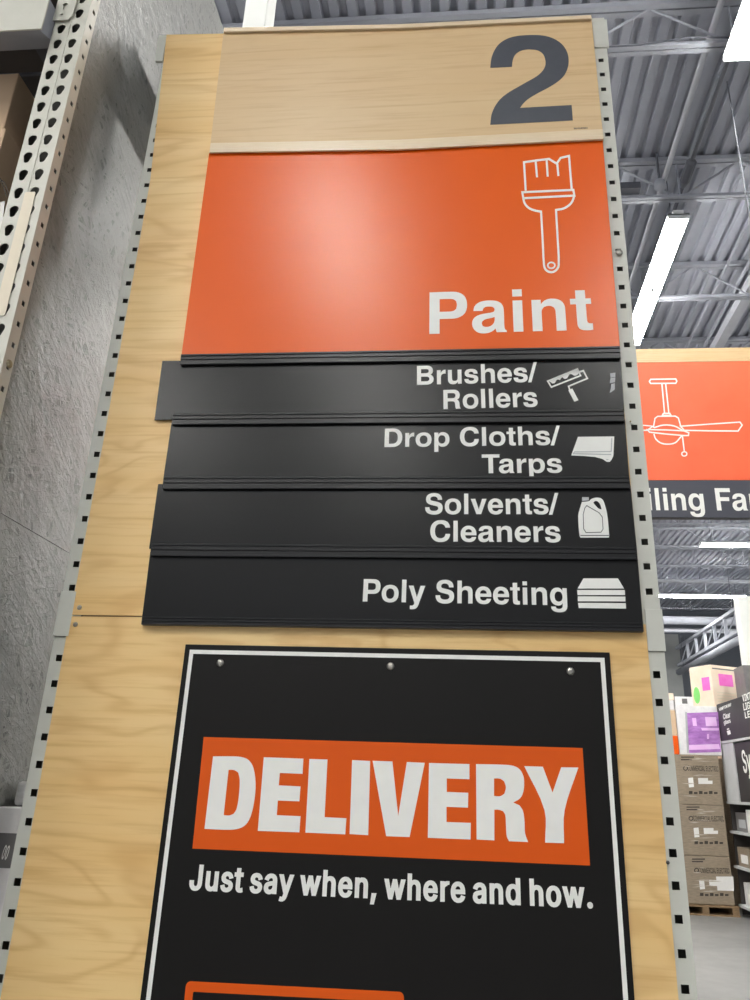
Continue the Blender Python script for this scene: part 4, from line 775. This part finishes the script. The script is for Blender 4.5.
for x in (hx0+.12, hx1-.12): mb.tube([(x, YH+.02, zt_), (x, YH+.02, 7.01)], .006)
mb.build('suspension_rod', dark_pipe, t)

# ================================================================== STACK OF BOXES AT THE RIGHT
YP = 11.8
def q3(px, py, Y=YP): return at(px, py, Y)
xl_, xr_ = 3.02, 3.87
zT, zM1, zM2, zB = 2.15, at(700, 805, YP).z, at(700, 856, YP).z, .14
t = thing('wooden_pallet', ((xl_+xr_)/2, YP+.5, 0), 'wooden pallet on the concrete floor under the brown cartons', 'pallet')
MB().box(xl_, xr_+.05, YP-.03, YP+1.0, .11, .135).box(xl_, xr_+.05, YP-.03, YP+1.0, 0, .02).build('deck_board', pallet_wood, t)
mb = MB()
for x in (xl_, (xl_+xr_)/2-.04, xr_-.05): mb.box(x, x+.09, YP-.03, YP+1.0, .02, .11)
mb.build('stringer', pallet_wood, t)
def ink(t, txt, A, B, T, Y, mat=ink_brown): return lettering(txt, A, B, T, Y, mat, t, var='S', th=.001, name='printed_lettering')
crease_sheen = speckled('shrink_film_sheen', srgb(188, 176, 160), srgb(204, 194, 180), 20, .25, coat=.4)  # pale colour stands for sheen along the wrap creases
zz = [(zM1+.004, zT, 'uppermost'), (zM2+.004, zM1, 'middle'), (zB, zM2, 'lowest')]
dyp = [0, 50, 102]
for i, (a, b, w_) in enumerate(zz):
    t = carton(xl_, xr_, YP, YP+.95, a, b, cardboard_dk, 'shrink-wrapped brown carton in the pallet stack, %s of the three' % w_, 'wrapped_carton', 'carton', .01, 'brown cartons on the pallet')
    d = dyp[i]; dx = [0, 5.5, 11][i]
    ink(t, 'COMMERCIAL ELECTRIC', (688+dx, 770.8+d), (718.5+dx, 771.6+d), (688+dx, 765.6+d), YP-.001)
    shapes('printed_emblem', stroke([P2(685.5+dx+2.0*math.cos(q*PI/6), 768.3+d+2.0*math.sin(q*PI/6), YP-.001) for q in range(12)], .012, True), ink_brown, t, YP-.001, .001)
    merged('paper_label', [[[(688+dx+u, 778+d), (693+dx+u, 777.5+d), (694+dx+u, 787+d), (689+dx+u, 787.5+d)]] for u in (0,)] + [[[(698+dx, 778+d), (708+dx, 778+d), (708+dx, 780.6+d), (712.5+dx, 780.6+d), (712.5+dx, 784+d), (698.5+dx, 784+d)]]], paper, t, YP-.001, .001)
    merged('small_print', [[[(681+dx, y_+d), (694+dx-k_*2, y_+d), (694+dx-k_*2, y_+1.2+d), (681+dx, y_+1.2+d)]] for k_, y_ in enumerate((756.5, 759))] + [[[(689+dx+k_*5, 791+d+(k_ % 2)), (692.5+dx+k_*5, 791+d+(k_ % 2)), (692.5+dx+k_*5, 794+d), (689+dx+k_*5, 794+d)]] for k_ in range(6)], ink_brown, t, YP-.001, .001)
    rr = random.Random(40+i); gs = []
    for q in range(9):
        yy = 757+rr.random()*40+d; xa = 680+dx+rr.random()*14; xb = xa+8+rr.random()*18; xb = min(xb, 717+dx); hh = .25+.5*rr.random(); sl = (rr.random()-.5)*2.2
        gs.append([[(xa, yy), ((xa+xb)/2, yy-hh+sl*.5), (xb, yy+sl), ((xa+xb)/2, yy+hh+sl*.5)]])
    merged('film_crease_sheen', gs, crease_sheen, t, YP-.0022, .001)
    if i == 2: merged('shipping_label', [[[(716, 876.5), (733.5, 876.5), (734, 891), (717.5, 890.5)]]], paper, t, YP-.0015, .001)
# picture box with the purple print
zp1 = at(700, 706, YP).z
t = carton(3.315, 3.94, YP+.02, YP+.55, zT+.004, zp1, pile_white, 'white box with a large purple picture, standing on the brown cartons', 'picture_box', 'box', .006)
merged('purple_picture', [[[(687, 713), (718, 712), (721, 752), (689, 753)]]], purple, t, YP+.019, .001)
lilac = speckled('pale_lilac_print', srgb(232, 180, 236), srgb(240, 206, 244), 9, .4)
merged('lilac_shapes', [[[(692, 718), (696, 718), (697, 726), (693, 726)]], [[(705, 717), (716, 717), (717, 726), (706, 726)]], [[(701, 728), (719, 728), (719, 730.5), (702, 730.5)]], [[(689, 745), (719, 744), (720, 749), (689, 750)]], [[(707, 734), (709, 734), (709, 739), (707, 739)]]], lilac, t, YP+.018, .001)
merged('grey_panel', [[[(685, 712), (687, 712), (689.5, 753), (687, 753)]]], pale_grey, t, YP+.019, .001)
a = at(674, 733, YP)
t = carton(3.03, 3.305, YP+.02, YP+.5, zT+.004, 2.42, orange_print, 'narrow orange box squeezed in left of the purple picture box', 'orange_box', 'box', .004)
t = carton(3.03, 3.305, YP+.03, YP+.5, 2.425, 2.80, cardboard, 'narrow brown box on top of the orange box', 'small_carton', 'carton', .004)
for i, (x0, x1, z0, z1, m, l) in enumerate(((3.32, 3.60, zp1+.004, zp1+.14, pile_white, 'white package lying on the purple picture box'),
        (3.04, 3.30, 2.805, 2.95, pile_white, 'white package lying on the narrow brown box, left of the picture box'),
        (3.06, 3.31, 2.955, 3.06, pale_carton, 'pale pink package topping the left white package'))):
    y0 = YP+.05
    c = carton(x0, x1, y0, YP+.5, z0, z1, m, l, 'flat_package', 'package', .006, 'flat packages on the picture box')
    MB().box((x0+x1)/2-.03, (x0+x1)/2+.05, y0-.002, y0, z0+.03, z1-.03).build('printed_patch', carton_grey if i != 2 else pink, c)
# tall pale carton standing turned, with labels
ap, bp_, dp_ = at(689, 670, 13.35), at(710, 664.5, 12.9), at(738, 669, 13.2)
t = thing('labelled_carton', (bp_.x, bp_.y, zp1), 'tall pale carton turned corner-on with pink and green labels, highest of the boxes', 'carton')
zc0, zc1 = 2.15, bp_.z
base = [(ap.x, 13.35), (bp_.x, 12.9), (dp_.x, 13.2), (dp_.x-.35, 13.75)]
mb = MB(); vs = [(x, y, z) for z in (zc0, zc1) for x, y in base]
mb.add(vs, [(0, 1, 2, 3), (4, 5, 6, 7)] + [(i, (i+1) % 4, (i+1) % 4+4, i+4) for i in range(4)]).build('box_body', pale_carton, t, bevel=.01)
def on_edge(i, s, z, off=.004):
    a = Vector(base[i]); b = Vector(base[i+1]); d = (b-a).normalized(); n = Vector((d.y, -d.x)); p = a+(b-a)*s+n*off
    return (p.x, p.y, z)
def label_on(i, s0, s1, z0, z1, mat, name, rnd=False):
    pts = [on_edge(i, s0, z0), on_edge(i, s1, z0), on_edge(i, s1, z1), on_edge(i, s0, z1)]
    if rnd:
        pts = [on_edge(i, (s0+s1)/2+(s1-s0)/2*math.cos(q*PI/8), (z0+z1)/2+(z1-z0)/2*math.sin(q*PI/8)) for q in range(16)]
    bk = [(p[0], p[1]+.003, p[2]) for p in pts]; n = len(pts)
    MB().add(pts+bk, [tuple(range(n)), tuple(range(2*n-1, n-1, -1))]+[(q, (q+1) % n, (q+1) % n+n, q+n) for q in range(n)]).build(name, mat, t)
label_on(1, .25, .75, zc1-.34, zc1-.14, pink, 'pink_label')
label_on(0, .55, .9, zc1-.42, zc1-.2, pink, 'pink_label')
label_on(0, .1, .4, zc1-.62, zc1-.34, green, 'green_label', True)
for s in range(5): label_on(1, .12, .88-.1*(s % 2), zc1-.46-.05*s, zc1-.445-.05*s, tape_cream, 'printed_line')
label_on(1, .05, .95, zc1-.07, zc1-.05, carton_grey, 'printed_line')
tag(MB().box(3.62, 4.7, 12.85, 13.8, 0, 2.14).build('stock_block', cardboard_dk, bevel=.01), 'brown wrapped load behind the pallet stack, holding up the pale carton', 'load')
carton(at(738.5, 680, 12.3).x+.1, 5.4, 12.3, 12.8, 2.62, at(740, 665, 12.3).z, carton_grey, 'grey package partly hidden at the right behind the pale carton', 'grey_package', 'package')
tag(MB().box(4.3, 5.4, 12.25, 12.84, 0, 2.615).build('rack_load', cardboard_dk, bevel=.01), 'tall brown load under the grey package behind the shelving', 'load')

# black display boxes on the shelving at the right: they face the aisle (plane x = const)
XB = 3.95
KS = 1.2016
def KY(y): return CAM.y+(y-CAM.y)*KS
def KZ(z): return CAM.z+(z-CAM.z)*KS
def side_quad(px): return [(lambda p: (p.y, p.z))(atx(*q, XB)) for q in px]
def on_side(name, loops, mat, parent, off=.002, th=.002):
    return shapes(name, loops, mat, parent, XB-off, th, axis='x')
def yz_lettering(txt, A, B, T, parent, mat, bold=0, name='printed_lettering'):
    a, b, t_ = (Vector((lambda p: (p.y, p.z))(atx(*q, XB))) for q in (A, B, T))
    loops, ext, cap, bo = glyph_loops(txt, 'S'); x0 = ext[0][0]; x1 = ext[-1][1]
    e = (b-a)/(x1-x0); h = (t_-a).length; u = Vector((0, 1))*(h/cap)
    return on_side(name, [[tuple(a+e*(p[0]-x0)+u*(p[1]+bo)) for p in l] for l in loops], mat, parent)
pA = atx(716, 705, XB); pB = atx(721.5, 742, XB)
zb0, zb1 = KZ(2.235), KZ(2.685)
t = thing('black_display_box', (XB+.3, 11.0, zb0), 'large black box with white printed words, on top of the right-hand shelving', 'box')
MB().box(XB, XB+.5, 9.5, KY(9.60), zb0, zb1).build('box_body', speckled('black_carton_print', srgb(42, 40, 43), srgb(48, 46, 48), 8, .55), t, bevel=.006)
yz_lettering('HAMPTON BAY', (719.5, 711.0), (731.5, 706.0), (719.2, 708.0), t, white_print, 8)
yz_lettering('Clear', (723.6, 719.5), (730.6, 717.2), (723.2, 714.2), t, white_print, 30)
yz_lettering('glass', (724.2, 724.6), (730.8, 722.6), (723.8, 720.6), t, white_print, 30)
yz_lettering('VINTAGE', (743, 702.0), (758, 697), (742.4, 695.0), t, white_print, 30)
yz_lettering('LIGHT', (744, 710.5), (756, 707), (743.5, 703.5), t, white_print, 30)
yz_lettering('LED', (745.5, 718.5), (754, 716.2), (745, 712.0), t, white_print, 30)
merged_loops = [side_quad([(727, 731), (730, 730), (731, 734), (728, 735)]), side_quad([(727, 724.8+4), (729, 724+4), (729.3, 726+3.4), (727.2, 726.6+3.4)])]
on_side('printed_mark', merged_loops, white_print, t)
t = thing('shelving_unit', (XB+.3, 10.6, 0), 'light grey store shelving unit at the right edge, facing the aisle', 'shelving')
YU0, YU1 = 9.4, KY(9.66)
MB().box(XB+.5, XB+.54, YU0, YU1, .02, zb0-.04).build('back_panel', shelf_dark, t)
MB().box(XB+.05, XB+.5, YU1, YU1+.02, .02, zb0-.04).build('side_panel', shelf_dark, t)
zsh = [.12, .62, 1.08, KZ(1.50), zb0-.04]
for i, z in enumerate(zsh):
    MB().box(XB, XB+.5, YU0, YU1-.002, z, z+.035).build('shelf', shelf_grey, t, bevel=.003)
for yy in (YU0+.02, YU1-.06): MB().box(XB+.44, XB+.49, yy, yy+.04, 0, zb0-.04).build('post', shelf_grey, t)
MB().box(XB+.01, XB+.3, YU1-.62, YU1-.01, zsh[3]+.037, zb0-.042).build('grey_end_panel', shelf_grey, t)
t = carton(XB+.02, XB+.4, YU0+.1, YU1-.64, zsh[3]+.037, zb0-.06, MATS['black_carton_print'], 'black box with white script lettering, on the shelf below the large black box', 'black_display_box', 'box')
yz_lettering('Sy', (744, 773), (752, 772), (744, 752), t, white_print)
for i in range(3):
    z0 = zsh[i]+.037
    for j in range(4):
        y0 = YU0+.06+j*.6
        c = carton(XB+.04+.03*((i+j) % 2), XB+.42, y0, y0+.54, z0, z0+(.34, .30, .30)[i]-.05*(j % 2), (carton_grey, shelf_dark, pile_white, cardboard_dk)[(i+2*j) % 4],
               '%s package on the %s shelf of the right-hand shelving, %s' % (('dark grey', 'black', 'white', 'brown')[(i+2*j) % 4], ('lowest', 'middle', 'upper')[i], ('nearest end', 'second from the near end', 'third from the near end', 'farthest end')[j]), 'shelf_package', 'package', .005, 'packages on the right-hand shelves')
        xx = XB+.04+.03*((i+j) % 2)
        MB().box(xx-.004, xx, y0+.1, y0+.4, z0+.05, z0+.16).build('printed_band', (paper, pale_grey, carton_grey, paper)[(i+j) % 4], c)

# ================================================================== LIGHT, CAMERA
w = bpy.data.worlds.new('store_ambient'); bpy.context.scene.world = w; w.use_nodes = True
bg = w.node_tree.nodes['Background']; bg.inputs['Color'].default_value = (.93, .96, 1, 1); bg.inputs['Strength'].default_value = .36
cd = bpy.data.cameras.new('camera'); cam = bpy.data.objects.new('camera', cd); C0.objects.link(cam)
cd.sensor_fit = 'HORIZONTAL'; cd.sensor_width = 36; cd.lens = 36*FPX/750
cd.shift_x = (375-PXC)/750; cd.shift_y = -(500-PYC)/750
cd.clip_start = .05; cd.clip_end = 200
M = Matrix.Identity(4)
for i in range(3): M[i][0] = RR[i]; M[i][1] = UU[i]; M[i][2] = -_f[i]; M[i][3] = CAM[i]
cam.matrix_world = M
sc = bpy.context.scene; sc.camera = cam
sc.view_settings.view_transform = 'Standard'; sc.view_settings.look = 'None'; sc.view_settings.exposure = EXPOSURE; sc.view_settings.gamma = 1; sc.view_settings.use_curve_mapping = False
